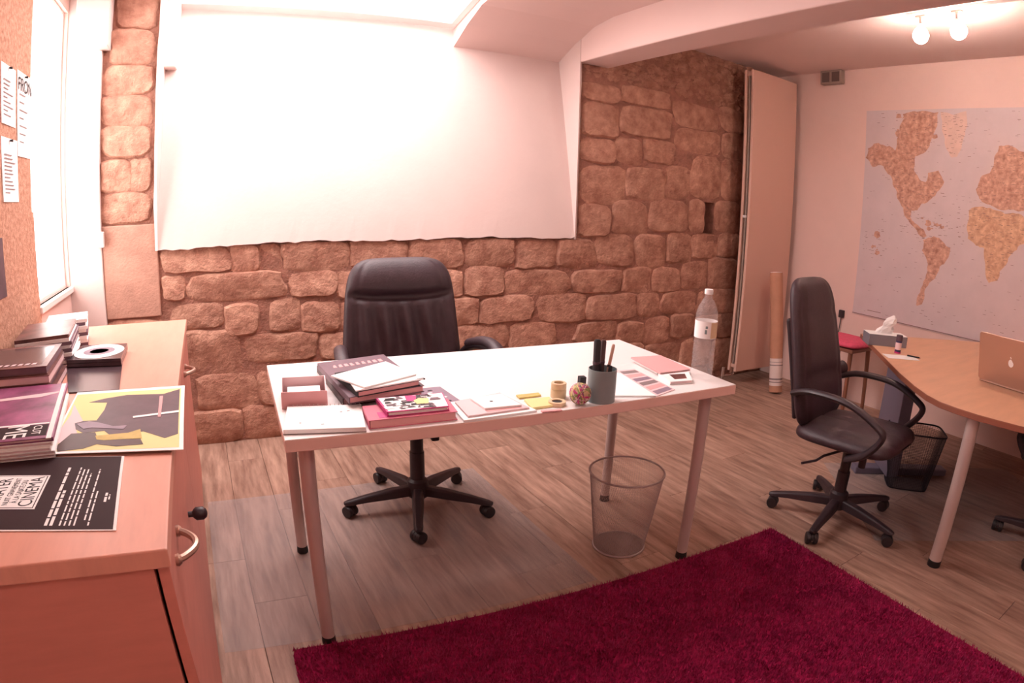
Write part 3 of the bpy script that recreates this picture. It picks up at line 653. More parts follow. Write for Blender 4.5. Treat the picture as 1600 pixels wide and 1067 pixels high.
MY0, MY1, MZ0, MZ1 = -0.98, 1.035, 0.675, 2.225
mp = thing('world_map', 'large world map poster with lilac seas mounted on the right wall', 'map', (XR-0.004, 0.03, 1.45))
def mrel(l): return [(y-0.03, z-1.45) for y, z in l]
def wallpoly(l, name, mat, par, d):
    # polygon in (y,z) extruded a little into the room along -x
    n = len(l); a = sum(l[i][0]*l[(i+1) % n][1]-l[(i+1) % n][0]*l[i][1] for i in range(n))
    v = [(-d, y, z) for y, z in l]+[(0.0, y, z) for y, z in l]
    return G().add(v, [tuple(range(n)), tuple(range(2*n-1, n-1, -1))]+[(i, (i+1) % n, n+(i+1) % n, n+i) for i in range(n)]).build(name, mat, par)
sheet = wallpoly(mrel([(MY0, MZ0), (MY1, MZ0), (MY1, MZ1), (MY0, MZ1)]), 'sheet', 'map_sea', mp, 0.003)
LAND = [('map_land', [(1.03, 1.865), (1.012, 1.937), (0.961, 1.973), (0.878, 1.965), (0.775, 1.923), (0.765, 2.001), (0.744, 2.106), (0.698, 2.2), (0.566, 2.214), (0.437, 2.203), (0.442, 2.104), (0.483, 2.004), (0.524, 1.92), (0.607, 1.884), (0.612, 1.8), (0.569, 1.734), (0.511, 1.704), (0.497, 1.771), (0.415, 1.792), (0.364, 1.713), (0.413, 1.644), (0.455, 1.592), (0.527, 1.553), (0.561, 1.501), (0.608, 1.497), (0.614, 1.454), (0.571, 1.408), (0.5, 1.373), (0.467, 1.327), (0.494, 1.315), (0.568, 1.374), (0.649, 1.442), (0.678, 1.508), (0.733, 1.572), (0.769, 1.655), (0.805, 1.74), (0.87, 1.807), (0.963, 1.795)]),
 ('map_land', [(0.493, 1.299), (0.411, 1.333), (0.334, 1.301), (0.275, 1.268), (0.292, 1.185), (0.34, 1.129), (0.366, 1.043), (0.408, 1.003), (0.436, 0.932), (0.443, 0.847), (0.489, 0.83), (0.47, 0.927), (0.441, 1.032), (0.435, 1.132), (0.494, 1.224)]),
 ('map_ice', [(0.419, 2.203), (0.227, 2.207), (0.229, 2.071), (0.249, 1.975), (0.279, 1.894), (0.322, 1.885), (0.371, 1.957), (0.404, 2.071)]),
 ('map_land', [(0.125, 1.679), (0.098, 1.759), (0.034, 1.793), (0.01, 1.902), (-0.017, 1.972), (-0.08, 1.981), (-0.185, 1.938), (-0.3, 2.02), (-0.5, 2.08), (-0.8, 2.0), (-0.93, 1.92), (-0.85, 1.83), (-0.78, 1.7), (-0.72, 1.6), (-0.66, 1.48), (-0.6, 1.42), (-0.53, 1.5), (-0.46, 1.40), (-0.40, 1.52), (-0.30, 1.46), (-0.25, 1.56), (-0.117, 1.565), (-0.02, 1.572), (0.049, 1.591), (0.094, 1.619)]),
 ('map_land_warm', [(0.168, 1.424), (0.163, 1.535), (0.064, 1.57), (-0.037, 1.552), (-0.15, 1.547), (-0.223, 1.53), (-0.30, 1.40), (-0.22, 1.35), (-0.175, 1.29), (-0.144, 1.213), (-0.095, 1.099), (-0.04, 1.075), (0.003, 1.193), (0.025, 1.299), (0.086, 1.307), (0.151, 1.346)]),
 ('map_land_warm', [(-0.62, 1.12), (-0.70, 1.2), (-0.78, 1.21), (-0.87, 1.10), (-0.86, 1.0), (-0.78, 0.96), (-0.66, 1.02)])]
def coast(l, rr_, it=2, amp=0.13):
    for _ in range(it):
        out = []
        for i in range(len(l)):
            (a1, b1), (a2, b2) = l[i], l[(i+1) % len(l)]; q = rr_.uniform(-amp, amp)
            out += [(a1, b1), ((a1+a2)/2-(b2-b1)*q, (b1+b2)/2+(a2-a1)*q)]
        l = out
    return [(max(MY0+0.003, min(MY1-0.003, a)), max(MZ0+0.01, min(MZ1-0.003, b))) for a, b in l]
rc = random.Random(2)
LAND = [(m_, coast(l, rc)) for m_, l in LAND]
for k in range(34):
    y, z = rc.uniform(0.45, 0.78), rc.uniform(2.02, 2.2)
    if k > 20: y, z = rc.choice([(rc.uniform(0.33, 0.52), rc.uniform(1.38, 1.46)), (rc.uniform(0.84, 0.98), rc.uniform(1.16, 1.32))])
    w_ = rc.uniform(0.006, 0.03); LAND.append(('map_land', coast([(y-w_, z-w_*0.5), (y+w_, z-w_*0.6), (y+w_*0.8, z+w_*0.6), (y-w_*0.7, z+w_*0.5)], rc, 1, 0.3)))
for i_, (m_, l) in enumerate(LAND):
    o = wallpoly(mrel(l), 'land' if i_ < 6 else 'island', m_, sheet, 0.0033+0.00002*i_)
r = random.Random(11)
def inland(y, z):
    for _, l in LAND:
        c_ = False; n = len(l)
        for i in range(n):
            (a1, b1), (a2, b2) = l[i], l[i-1]
            if (b1 > z) != (b2 > z) and y < (a2-a1)*(z-b1)/(b2-b1)+a1: c_ = not c_
        if c_: return True
    return False
g = G(); v = []; f = []
for k in range(3200):
    y, z = r.uniform(MY0+0.03, MY1-0.02), r.uniform(MZ0+0.03, MZ1-0.02)
    if not inland(y, z) and r.random() < 0.90:
        if not (((0.3 < y < 0.7 and 1.3 < z < 1.5) or (0.15 < y < 0.25 and 1.3 < z < 1.55) or (0.8 < y < 1.0 and 1.1 < z < 1.35)) and r.random() < 0.7): continue
    w = r.uniform(0.006, 0.026); h = r.uniform(0.0012, 0.003)
    g.add([(-0.0045, y-0.03, z-1.45), (-0.0045, y-0.03-w, z-1.45), (-0.0045, y-0.03-w, z-1.45+h), (-0.0045, y-0.03, z-1.45+h)], [(0, 1, 2, 3)])
o = g.build('place_name_print', 'map_ink', sheet); o['kind'] = 'stuff'
G().box(-0.0042, 0, 0.78-0.03, 0.9-0.03, MZ0+0.045-1.45, MZ0+0.049-1.45).box(-0.0042, 0, MY0-0.03, MY1-0.03, MZ0+0.004-1.45, MZ0+0.009-1.45).build('border_print', 'map_ink', sheet)

vt = thing('vent_box', 'small grey ventilation box high in the right wall corner', 'vent', (XR, 1.345, 2.513))
G().box(-0.055, -0.0005, -0.10, 0.10, -0.065, 0.045).build('housing', 'grey_plastic', vt, bevel=0.005)
for s in (-1, 1):
    G().box(-0.058, -0.054, s*0.047-0.036, s*0.047+0.036, -0.05, 0.03).build('louvre', 'grey_dark', vt, bevel=0.002)
pl = thing('wall_socket', 'small black plug box low on the right wall beside the map', 'socket', (XR, 1.13, 0.65))
G().box(-0.03, -0.0005, -0.022, 0.022, -0.03, 0.03).build('plug', 'plastic_black', pl, bevel=0.006)
G().tube(bez([(-0.015, 0, -0.03), (-0.018, 0.01, -0.2), (-0.012, 0.03, -0.45), (-0.015, 0.02, -0.645)]), 0.004, 8).build('cable', 'plastic_black', pl, smooth=True)

lp = thing('track_light', 'ceiling track with two small lit round spot bulbs at top right', 'lamp', (3.124, 0.03, 2.56))
G().box(-0.012, 0.012, -0.62, 0.16, -0.022, 0.0).build('rail', 'white_metal', lp, bevel=0.003)
for i, (dx, dy, bx_, by_) in enumerate(((0, 0.07, -0.03, 0.055), (0, -0.14, -0.03, -0.165))):
    a = G().tube([(0, dy, -0.022), (-0.004, dy, -0.05), (-0.012, dy-0.006, -0.08)], 0.007, 8).box(-0.012, 0.012, dy-0.03, dy+0.03, -0.03, -0.022).build('spot_arm', 'grey_plastic', lp, smooth=True)
    G().lathe([(0.012, 0.0), (0.022, -0.012), (0.03, -0.03)], 18, c=(-0.018, dy-0.008, -0.075)).build('spot_holder', 'white_metal', a, smooth=True)
    G().lathe([(0.003, 0.046), (0.018, 0.042), (0.034, 0.03), (0.044, 0.008), (0.044, -0.008), (0.034, -0.03), (0.018, -0.042), (0.003, -0.046)], 22, c=(bx_, by_, -0.146)).build('bulb', 'bulb', a, smooth=True)

gb = thing('ceiling_lamp', 'round opal ceiling lamp behind the camera position', 'lamp', (0.9, -2.0, 2.50))
G().lathe([(0.06, -0.02), (0.07, 0.0)], 24).build('base', 'white_metal', gb, smooth=True)
G().lathe([(0.05, -0.02), (0.10, -0.05), (0.13, -0.10), (0.13, -0.14), (0.10, -0.19), (0.05, -0.22), (0.003, -0.23)], 24).build('globe', 'globe', gb, smooth=True)

# ------------------------------------------------------------------ things on the wooden desk
tb = thing('tissue_box', 'grey tissue box with a white tissue sticking up at the desk corner', 'tissue box', (3.13, 0.20, Z2), math.radians(-42))
G().box(-0.12, 0.12, -0.06, 0.06, 0.0, 0.062).build('carton', 'tissue_box', tb, bevel=0.002)
G().box(-0.1195, 0.1195, -0.0595, 0.0595, 0.062, 0.0635).build('lid_panel', 'paper', tb)
v = []; f = []; n = 10
for j, (w, z, t) in enumerate(((0.055, 0.06, 0.012), (0.05, 0.085, 0.02), (0.032, 0.105, 0.014), (0.04, 0.125, 0.02), (0.03, 0.15, 0.014), (0.005, 0.17, 0.003))):
    for k in range(n):
        a = 2*math.pi*k/n; v.append((0.012*j-0.02+w*math.cos(a)*(1+0.2*math.sin(3*a+j)), t*math.sin(a)*(1+0.4*math.sin(2*a+j)), z))
for j in range(5):
    for k in range(n): f.append((j*n+k, j*n+(k+1) % n, j*n+n+(k+1) % n, j*n+n+k))
G().add(v, f).build('tissue', 'paper', tb)
gl = thing('glue_stick', 'short dark purple glue stick standing beside the tissue box', 'glue stick', (2.985, 0.035, Z2))
G().lathe([(0.017, 0.0), (0.0175, 0.003), (0.0175, 0.068)], 20).build('barrel', 'navy', gl, smooth=True)
G().lathe([(0.0185, 0.068), (0.0185, 0.095), (0.017, 0.098)], 20).build('cap', 'violet_dk', gl, smooth=True)
G().lathe([(0.0178, 0.02), (0.0178, 0.058)], 20, close=False).build('label', 'pale_pink', gl, smooth=True)
G().lathe([(0.0185, 0.0), (0.0185, 0.008)], 20).build('base_ring', 'magenta', gl, smooth=True)
nt = thing('note_paper', 'white slip of note paper lying by the glue stick', 'paper', (2.89, -0.03, Z2), math.radians(-40))
G().box(-0.085, 0.10, -0.045, 0.05, 0.0003, 0.0023).build('sheet', 'paper', nt)
pn = thing('pen', 'short black pen lying on the note paper at the wooden desk', 'pen', (2.965, -0.075, Z2+0.0075), math.radians(-75))
G().tube([(-0.035, 0, 0), (0.03, 0, 0), (0.04, 0, 0)], [0.004, 0.004, 0.001], 8).build('barrel', 'ink', pn, smooth=True)

lt = thing('laptop', 'open silver laptop with its lid back to the viewer on the wooden desk', 'laptop', (2.845, -0.66, Z2+0.002), math.radians(-8))
G().prism(rrect(0.0, 0.235, -0.17, 0.17, 0.012), 0.0, 0.014).build('base', 'steel', lt, bevel=0.002)
lid = G().prism(rrect(0.0, 0.235, -0.17, 0.17, 0.012), 0.0, 0.008).build('lid', 'steel', lt, bevel=0.0015)
lid.location = (-0.003, 0, 0.013); lid.rotation_euler = (0, math.radians(-107), 0)
lg = []
for k in range(18):
    a = 2*math.pi*k/18; q = 1+0.12*math.cos(2*a)-(0.25 if 15 <= k <= 17 else 0); lg.append((0.118+0.017*q*math.cos(a), 0.015*q*math.sin(a)))
o = G().prism(lg, 0.0081, 0.0086).prism([(0.138, 0.001), (0.147, 0.006), (0.150, 0.002), (0.142, -0.002)], 0.0081, 0.0086).build('lid_emblem', 'paper', lid)
G().box(0.02, 0.12, -0.145, 0.145, 0.0141, 0.0148).build('keyboard', 'ink', lt)
G().box(0.012, 0.222, -0.16, 0.16, -0.0006, -0.0001).build('screen', 'ink', lid)

st = thing('stool', 'small wooden stool with a pinkish red cushion by the right wall', 'stool', (3.80, 0.86, 0))
for sx in (-1, 1):
    for sy in (-1, 1):
        G().tube([(sx*0.15, sy*0.15, 0.0), (sx*0.13, sy*0.13, 0.47)], [0.014, 0.018], 10).build('leg', 'stool_wood', st, smooth=True)
G().box(-0.16, 0.16, -0.16, 0.16, 0.47, 0.495).build('seat', 'stool_wood', st, bevel=0.004)
s = weld(cushion(0.19, 0.19, 0.19, 0.03, nu=16, nv=16, e=4, back=0.8).build('cushion', 'red_cushion', st)); s.rotation_euler = (math.radians(-90), 0, 0); s.location = (0, 0, 0.52)

# ------------------------------------------------------------------ cork board and papers on the left wall
ck = thing('cork_board', 'tall tan cork board covering the left wall above the cabinet', 'board', (XL, 0.5, 1.6))
G().box(0.0005, 0.014, -1.3, 0.70, -0.78, 0.85).build('cork_sheet', 'cork', ck, bevel=0.002)
G().box(0.0005, 0.008, 0.70, 0.755, -0.78, -0.28).build('cork_offcut', 'cork', ck, bevel=0.002)
def pinned(y0, y1, z0, z1, label, lines, head=None):
    p_ = thing('pinned_paper', label, 'paper', (XL+0.0145, (y0+y1)/2, (z0+z1)/2), 0, 'papers pinned to the cork board')
    w, h = (y1-y0)/2, (z1-z0)/2
    G().add([(0.0, -w, -h), (0.0, w, -h), (0.0, w, h), (0.0, -w, h), (0.004, -w, -h), (0.002, w, -h), (0.001, w, h), (0.001, -w, h)], [(0, 3, 2, 1), (4, 5, 6, 7), (0, 1, 5, 4), (1, 2, 6, 5), (2, 3, 7, 6), (3, 0, 4, 7)]).build('sheet', 'paper', p_)
    rr_ = random.Random(lines)
    g = G()
    for k in range(lines):
        z = h*0.45-k*(1.3*h/lines); l = rr_.uniform(0.5, 1.4)*w
        x_ = 0.004+0.0
        g.box(x_, x_+0.0004, -w*0.75, -w*0.75+l, z, z+0.004)
    g.build('print', 'ink_grey', p_)
    G().tube([(0.003, 0, h*0.93), (0.014, 0, h*0.93)], [0.0035, 0.005], 8).build('pin', 'ink', p_, smooth=True)
    if head:
        m_ = text_mesh(head, 0.07); m_.materials.clear()
        o = put('heading', m_, 'ink', p_); o.matrix_local = Matrix.Translation((0.0045, 0, h*0.68)) @ Matrix.Rotation(math.pi/2, 4, 'Z') @ Matrix.Rotation(math.pi/2, 4, 'X')
pinned(1.02, 1.215, 1.53, 1.85, 'white pinned paper with large FRON heading near the cork board edge', 7, 'FRON')
pinned(0.83, 1.00, 1.63, 1.84, 'white pinned paper at the left picture edge with two printed blocks', 9)
pinned(0.83, 1.02, 1.36, 1.585, 'lower white pinned paper with fine print at the left picture edge', 11)
pd = thing('pinned_poster', 'dark poster pinned low on the cork board at the left picture edge', 'poster', (XL+0.0145, 0.66, 1.14))
G().box(0.0, 0.002, -0.12, 0.135, -0.10, 0.10).build('sheet', 'violet_dk', pd)

# ------------------------------------------------------------------ papers, books and boxes
def block(name, label, cat, poly, z0, h, mat, part='body', bevel=0.0008, group=None):
    c = cen(poly); t = thing(name, label, cat, (c[0], c[1], z0), 0, group)
    G().prism(rel(poly, c), 0.0, h).build(part, mat, t, bevel=bevel); return t, c
def book(label, poly, z0, h, cover, pages='paper_warm', name='book', cat='book', group=None, spine=3):
    c = cen(poly); t = thing(name, label, cat, (c[0], c[1], z0), 0, group); P_ = rel(poly, c); ct = min(0.002, h*0.2)
    G().prism(inset(P_, 0.004), ct, h-ct).build('pages', pages, t)
    G().prism(P_, h-ct, h).build('front_cover', cover, t, bevel=0.0004, seg=1); G().prism(P_, 0, ct).build('back_cover', cover, t, bevel=0.0004, seg=1)
    a, b_ = Vector(P_[spine]), Vector(P_[(spine+1) % 4]); cc = Vector((0, 0)); n_ = (cc-(a+b_)/2).normalized()*0.003
    G().prism([tuple(a), tuple(b_), tuple(b_+n_), tuple(a+n_)], ct, h-ct).build('spine', cover, t)
    return t, c
def printpoly(par, c, poly, z, mat, name='print'):
    return G().prism(rel(poly, c), z, z+0.0003).build(name, mat, par)

# --- on the cabinet
CZ = 0.80
t, c = block('poster', 'curled glossy print with dark figure and yellow shapes, white border, on the cabinet', 'poster', [(-0.581, 0.336), (-0.253, 0.314), (-0.248, -0.179), (-0.57, -0.13)], 0.8075, 0.0012, 'paper', 'sheet', 0)
PZ = 0.0013
PR = [('yellow', [(-0.575, 0.31), (-0.263, 0.29), (-0.258, -0.164), (-0.562, -0.118)]),
 ('pale_pink', [(-0.569, 0.223), (-0.56, 0.133), (-0.567, 0.014), (-0.561, -0.071), (-0.539, -0.071), (-0.515, -0.019), (-0.536, 0.059), (-0.516, 0.071)]),
 ('violet_dk', [(-0.526, 0.225), (-0.486, 0.248), (-0.422, 0.265), (-0.313, 0.245), (-0.267, 0.279), (-0.262, -0.081), (-0.293, -0.101), (-0.328, -0.064), (-0.348, -0.044), (-0.396, -0.048), (-0.41, -0.083), (-0.448, -0.015), (-0.501, -0.017), (-0.525, 0.014), (-0.536, 0.059), (-0.516, 0.071), (-0.48, 0.067), (-0.471, 0.147), (-0.472, 0.21)]),
 ('brown_dk', [(-0.531, -0.015), (-0.47, -0.02), (-0.455, -0.072), (-0.351, -0.092), (-0.342, -0.127), (-0.405, -0.125), (-0.454, -0.1), (-0.483, -0.12), (-0.542, -0.124), (-0.553, -0.091)]),
 ('yellow_dk', [(-0.466, -0.045), (-0.385, -0.045), (-0.357, -0.027), (-0.348, -0.088), (-0.439, -0.08), (-0.459, -0.071)]),
 ('lilac', [(-0.53, 0.052), (-0.499, 0.063), (-0.473, 0.049), (-0.429, 0.011), (-0.394, 0.008), (-0.399, -0.017), (-0.454, 0.002), (-0.483, 0.014), (-0.505, 0.009)]),
 ('paper', [(-0.385, 0.072), (-0.264, 0.087), (-0.263, 0.072), (-0.383, 0.058)]),
 ('pinkpaper', [(-0.323, 0.224), (-0.313, 0.224), (-0.31, 0.047), (-0.318, 0.049)])]
for i, (m_, l) in enumerate(PR): printpoly(t, c, l, PZ+0.00025*i, m_)

fpoly = [(-0.80, -0.088), (-0.383, -0.167), (-0.366, -0.497), (-0.783, -0.42)]
t, c = block('flyer', 'black flyer with white film festival lettering lying at the near end of the cabinet', 'flyer', fpoly, CZ+0.0005, 0.0016, 'paper', 'sheet', 0)
dd = Vector((0.417, -0.079)).normalized(); uu = Vector((-dd.y, dd.x)); FA = math.atan2(dd.y, dd.x)
printpoly(t, c, [(-0.80, -0.091), (-0.389, -0.168), (-0.372, -0.493), (-0.783, -0.416)], 0.0016, 'flyer_black', 'black_print')
def fl(x, y): return (x-c[0], y-c[1])
def frect(x0, x1, y0, y1): # sheared rectangle following the flyer
    return [(x, y-0.19*(x+0.58)) for x, y in ((x0, y0), (x1, y0), (x1, y1), (x0, y1))]
printpoly(t, c, frect(-0.655, -0.535, -0.378, -0.228), 0.0020, 'paper', 'title_box')
printpoly(t, c, frect(-0.651, -0.539, -0.374, -0.232), 0.0022, 'flyer_black', 'title_line')
printpoly(t, c, frect(-0.649, -0.541, -0.372, -0.234), 0.0024, 'paper', 'title_field')
for body, x, sz, sx in (('PIRATER', -0.627, 0.040, 0.78), ('NUIT GRAVEMENT', -0.6, 0.017, 0.85), ('A LA SANTE DU', -0.583, 0.017, 0.85), ('CINEMA', -0.558, 0.040, 0.88)):
    y = -0.303-0.19*(x+0.58); lettering(body.replace('SANTE', 'SANT\u00c9').replace('CINEMA', 'CIN\u00c9MA').replace('A LA', '\u00c0 LA'), sz, 'ink', t, (x-c[0], y-c[1], 0.0028), math.pi/2, 'title', sx=sx)
r = random.Random(5); g = G()
for j, (x, w, y0, y1) in enumerate(((-0.502, 0.006, -0.44, -0.19), (-0.492, 0.006, -0.44, -0.30), (-0.474, 0.003, -0.44, -0.19), (-0.465, 0.003, -0.44, -0.2), (-0.456, 0.003, -0.44, -0.2), (-0.447, 0.003, -0.44, -0.22), (-0.43, 0.003, -0.42, -0.2), (-0.421, 0.003, -0.44, -0.3), (-0.402, 0.005, -0.35, -0.312), (-0.394, 0.003, -0.34, -0.32))):
    y = y0
    while y < y1:
        l = r.uniform(0.012, 0.035); g.prism(rel(frect(x, x+w, y, min(y+l, y1)), c), 0.0019, 0.0022); y += l+0.005
g.build('text_lines', 'paper', t)

mpoly = [(-0.80, 0.288), (-0.60, 0.293), (-0.545, -0.145), (-0.745, -0.15)]
for i in range(5):
    dx = 0.004*math.sin(i*2.1); dy = 0.006*math.cos(i*1.7)
    pp = [(x+dx, y+dy) for x, y in mpoly]
    lab = 'purple photo magazine on top of the magazine pile with large white ME lettering' if i == 4 else 'pale edged magazine, %s in the pile under the purple photo magazine' % ORD[i]
    t, c = book(lab, pp, CZ+0.0022+i*0.0095, 0.0092, 'purple_photo' if i == 4 else 'paper', 'pale_pink', 'magazine', 'magazine', 'magazines piled on the cabinet', spine=1)
mz = 0.0092
def ms(u, v):  # u 0..1 left-right, v 0..1 near-far on the top magazine
    a = Vector(mpoly[3]).lerp(Vector(mpoly[2]), u); b_ = Vector(mpoly[0]).lerp(Vector(mpoly[1]), u); q = a.lerp(b_, v); return (q.x, q.y)
printpoly(t, c, [ms(0, 0.05), ms(0.93, 0.05), ms(0.93, 0.22), ms(0, 0.22)], mz, 'flyer_black', 'title_band')
printpoly(t, c, [ms(0.94, 0), ms(1, 0), ms(1, 1), ms(0.94, 1)], mz, 'paper', 'white_edge')
printpoly(t, c, [ms(0, 0.23), ms(0.93, 0.23), ms(0.93, 0.25), ms(0, 0.25)], mz, 'paper', 'white_rule')
printpoly(t, c, [ms(0, 0.72), ms(0.7, 0.74), ms(0.93, 0.80), ms(0.93, 0.83), ms(0, 0.76)], mz, 'pale_pink', 'light_streak')
q = ms(0.55, 0.135); lettering('ME', 0.075, 'paper', t, (q[0]-c[0], q[1]-c[1], mz+0.0006), -math.pi/2+0.1, 'title', sx=0.9)
q = ms(0.8, 0.14); lettering('CUT', 0.03, 'paper', t, (q[0]-c[0], q[1]-c[1], mz+0.0006), -math.pi/2+0.1, 'title')

t, c = block('folder', 'glossy dark folder lying flat in front of the disc case', 'folder', [(-0.69, 0.70), (-0.484, 0.667), (-0.455, 0.345), (-0.615, 0.36)], CZ+0.0005, 0.004, 'glossy_dark', 'cover')
cpoly = [(-0.68, 0.66), (-0.665, 0.885), (-0.487, 0.86), (-0.482, 0.625)]
for i in range(2):
    t, c = block('disc_case', 'flat disc case with a pale printed disc on the cabinet' if i else 'dark disc case lying under the one with the pale disc', 'disc case', cpoly, CZ+0.006+i*0.0125, 0.012, 'glossy_dark', 'case', 0.001, 'disc cases on the cabinet')
G().lathe([(0.009, 0.0122), (0.009, 0.0130), (0.092, 0.0130), (0.092, 0.0122)], 40).build('disc', 'paper', t, smooth=False).scale = (1, 1.15, 1)
ds = G().lathe([(0.035, 0.0131), (0.035, 0.0133), (0.058, 0.0133), (0.058, 0.0131)], 30).build('disc_print', 'lilac', t)
dz = [(-0.80, 0.57), (-0.685, 0.573), (-0.66, 0.235), (-0.78, 0.24)]
dpoly = [(-0.895, 0.60), (-0.675, 0.615), (-0.655, 0.315), (-0.875, 0.312)]
for i in range(4):
    lab = ['thick dark brochure at the bottom of the pile by the cork board', 'second brochure from the bottom of the pile by the cork board', 'third brochure from the bottom of the pile by the cork board', 'dark photo brochure on top of the pile by the cork board'][i]
    pp = [(x+0.006*math.sin(i*3+1), y+0.008*math.cos(i*2)) for x, y in dpoly]
    t, c = book(lab, pp, CZ+0.0005+i*0.024, 0.0236, 'photo_brown', 'mauve' if i % 2 else 'pale_pink', 'brochure', 'brochure', 'brochures piled on the cabinet', spine=3)
q = [(x*0.82+c[0]*0.18, y*0.82+c[1]*0.18) for x, y in pp]
printpoly(t, c, q, 0.0236, 'glossy_dark', 'cover_photo')
for k in range(8):
    u = -0.86+k*0.021
    printpoly(t, c, [(u, 0.35), (u+0.013, 0.351), (u+0.015, 0.370), (u+0.003, 0.368)], 0.024, 'pale_pink', 'title_glyph')
fp = [(-0.88, 0.94), (-0.70, 1.0), (-0.665, 0.69), (-0.845, 0.64)]
for i in range(9):
    a = 0.02*math.sin(i*1.9); pp = [(x+0.005*math.sin(i*2.3), y+0.006*math.cos(i*1.3)) for x, y in fp]
    t, c = book('brown photo booklet topmost in the tall pile behind the disc case' if i == 8 else '%s booklet, %s in the tall pile behind the disc case' % ('white' if i % 2 else 'mauve', ORD[i]), pp, CZ+0.0005+i*0.0125, 0.0122, 'photo_brown' if i == 8 else ('paper' if i % 2 else 'mauve'), 'paper', 'booklet', 'booklet', 'booklets piled below the window', spine=2)
fp2 = [(-0.86, 1.16), (-0.70, 1.20), (-0.67, 1.02), (-0.83, 0.98)]
for i in range(8):
    t, c = book('white booklet topmost in the small pile nearest the window' if i == 7 else '%s booklet, %s in the small pile nearest the window' % ('white' if i % 3 else 'mauve', ORD[i]), [(x+0.005*math.sin(i*2.9), y+0.004*math.cos(i*1.9)) for x, y in fp2], CZ+0.0005+i*0.013, 0.0127, 'paper' if i % 3 else 'mauve', 'paper', 'booklet', 'booklet', 'small booklets below the window', spine=2)

# --- on the white desk
DZ = ZT+0.0004
tp = [(0.027, 0.239), (0.16, 0.216), (0.186, 0.375), (0.048, 0.395)]
c = cen(tp); t = thing('desk_tray', 'small open pinkish card box holding slips at the left end of the desk', 'box', (c[0], c[1], DZ)); P_ = rel(tp, c); I_ = inset(P_, 0.004)
G().prism(P_, 0, 0.003).build('bottom', 'pinkpaper', t)
for i in range(4):
    j = (i+1) % 4; G().prism([P_[i], P_[j], I_[j], I_[i]], 0.003, 0.05).build('side', 'pinkpaper' if i == 0 else 'pale_pink', t)
t2, c2 = block('note_slips', 'loose white note slips lying inside the small card box', 'paper', inset(tp, 0.02), DZ+0.0035, 0.022, 'paper', 'slips')
np_ = [(0.002, 0.038), (0.216, -0.006), (0.252, 0.178), (0.04, 0.222)]
c = cen(np_); t = thing('notepad', 'white spiral notepad at the front left corner of the desk', 'notepad', (c[0], c[1], DZ)); P_ = rel(np_, c)
G().prism(P_, 0.0, 0.0015).build('back_cover', 'ink_grey', t); G().prism(inset(P_, 0.001), 0.0015, 0.0135).build('pages', 'paper', t, bevel=0.0008)
a, b_ = Vector(P_[3]), Vector(P_[2])
for k in range(18):
    q = a.lerp(b_, (k+0.5)/18); dn = (b_-a).normalized(); nn = Vector((-dn.y, dn.x))
    pts = []
    for m_ in range(10):
        an_ = 2*math.pi*m_/10; q3 = q+nn*(0.0045*math.cos(an_)); pts.append((q3.x, q3.y, 0.0085+0.0085*math.sin(an_)))
    G().tube(pts, 0.0009, 5, closed=True).build('spiral_ring', 'leg_metal', t)
for mx, my, mw_ in ((0.05, 0.02, 0.006), (0.07, 0.022, 0.008), (-0.02, -0.06, 0.008), (-0.075, -0.035, 0.005)):
    G().prism([(mx, my), (mx+mw_, my), (mx+mw_, my+0.005), (mx, my+0.005)], 0.0136, 0.0138).build('pencil_mark', 'ink_grey', t)

bp0 = [(0.20, 0.60), (0.46, 0.64), (0.46, 0.235), (0.205, 0.215)]
t, c = book('large dark brown hardback at the bottom of the book pile on the desk', bp0, DZ, 0.022, 'brown_dk', 'pinkpaper', spine=3)
bp1 = [(0.195, 0.555), (0.445, 0.60), (0.452, 0.20), (0.212, 0.16)]
t, c = book('large mauve book with faint lettering in the pile on the desk', bp1, DZ+0.0224, 0.020, 'mauve', 'pinkpaper', spine=3)
r = random.Random(8)
for k in range(9):
    u = 0.235+k*0.021; y_ = 0.475+0.19*(u-0.235)
    printpoly(t, c, [(u, y_), (u+0.014, y_+0.003), (u+0.014-r.uniform(0, 0.005), y_+0.034), (u+r.uniform(0, 0.005), y_+0.031)], 0.0201, 'pinkpaper', 'title_glyph')
bp2 = [(0.215, 0.36), (0.405, 0.40), (0.44, 0.20), (0.235, 0.15)]
t, c = book('smaller black book near the top of the pile on the desk', bp2, DZ+0.0428, 0.017, 'ink', 'pinkpaper', spine=3)
t, c = block('paper_pad', 'lower white paper pad on the book pile, dark lower edge', 'paper', [(0.235, 0.29), (0.435, 0.30), (0.45, 0.20), (0.23, 0.15)], DZ+0.060, 0.004, 'paper', 'sheets')
G().prism(rel([(0.43, 0.2), (0.455, 0.2), (0.452, 0.206), (0.43, 0.206)], c), 0.0, 0.004).build('clip', 'ink', t)
t, c = block('paper_pad', 'white square paper pad topmost on the book pile', 'paper', [(0.19, 0.30), (0.395, 0.405), (0.44, 0.235), (0.258, 0.155)], DZ+0.0645, 0.005, 'paper', 'sheets')

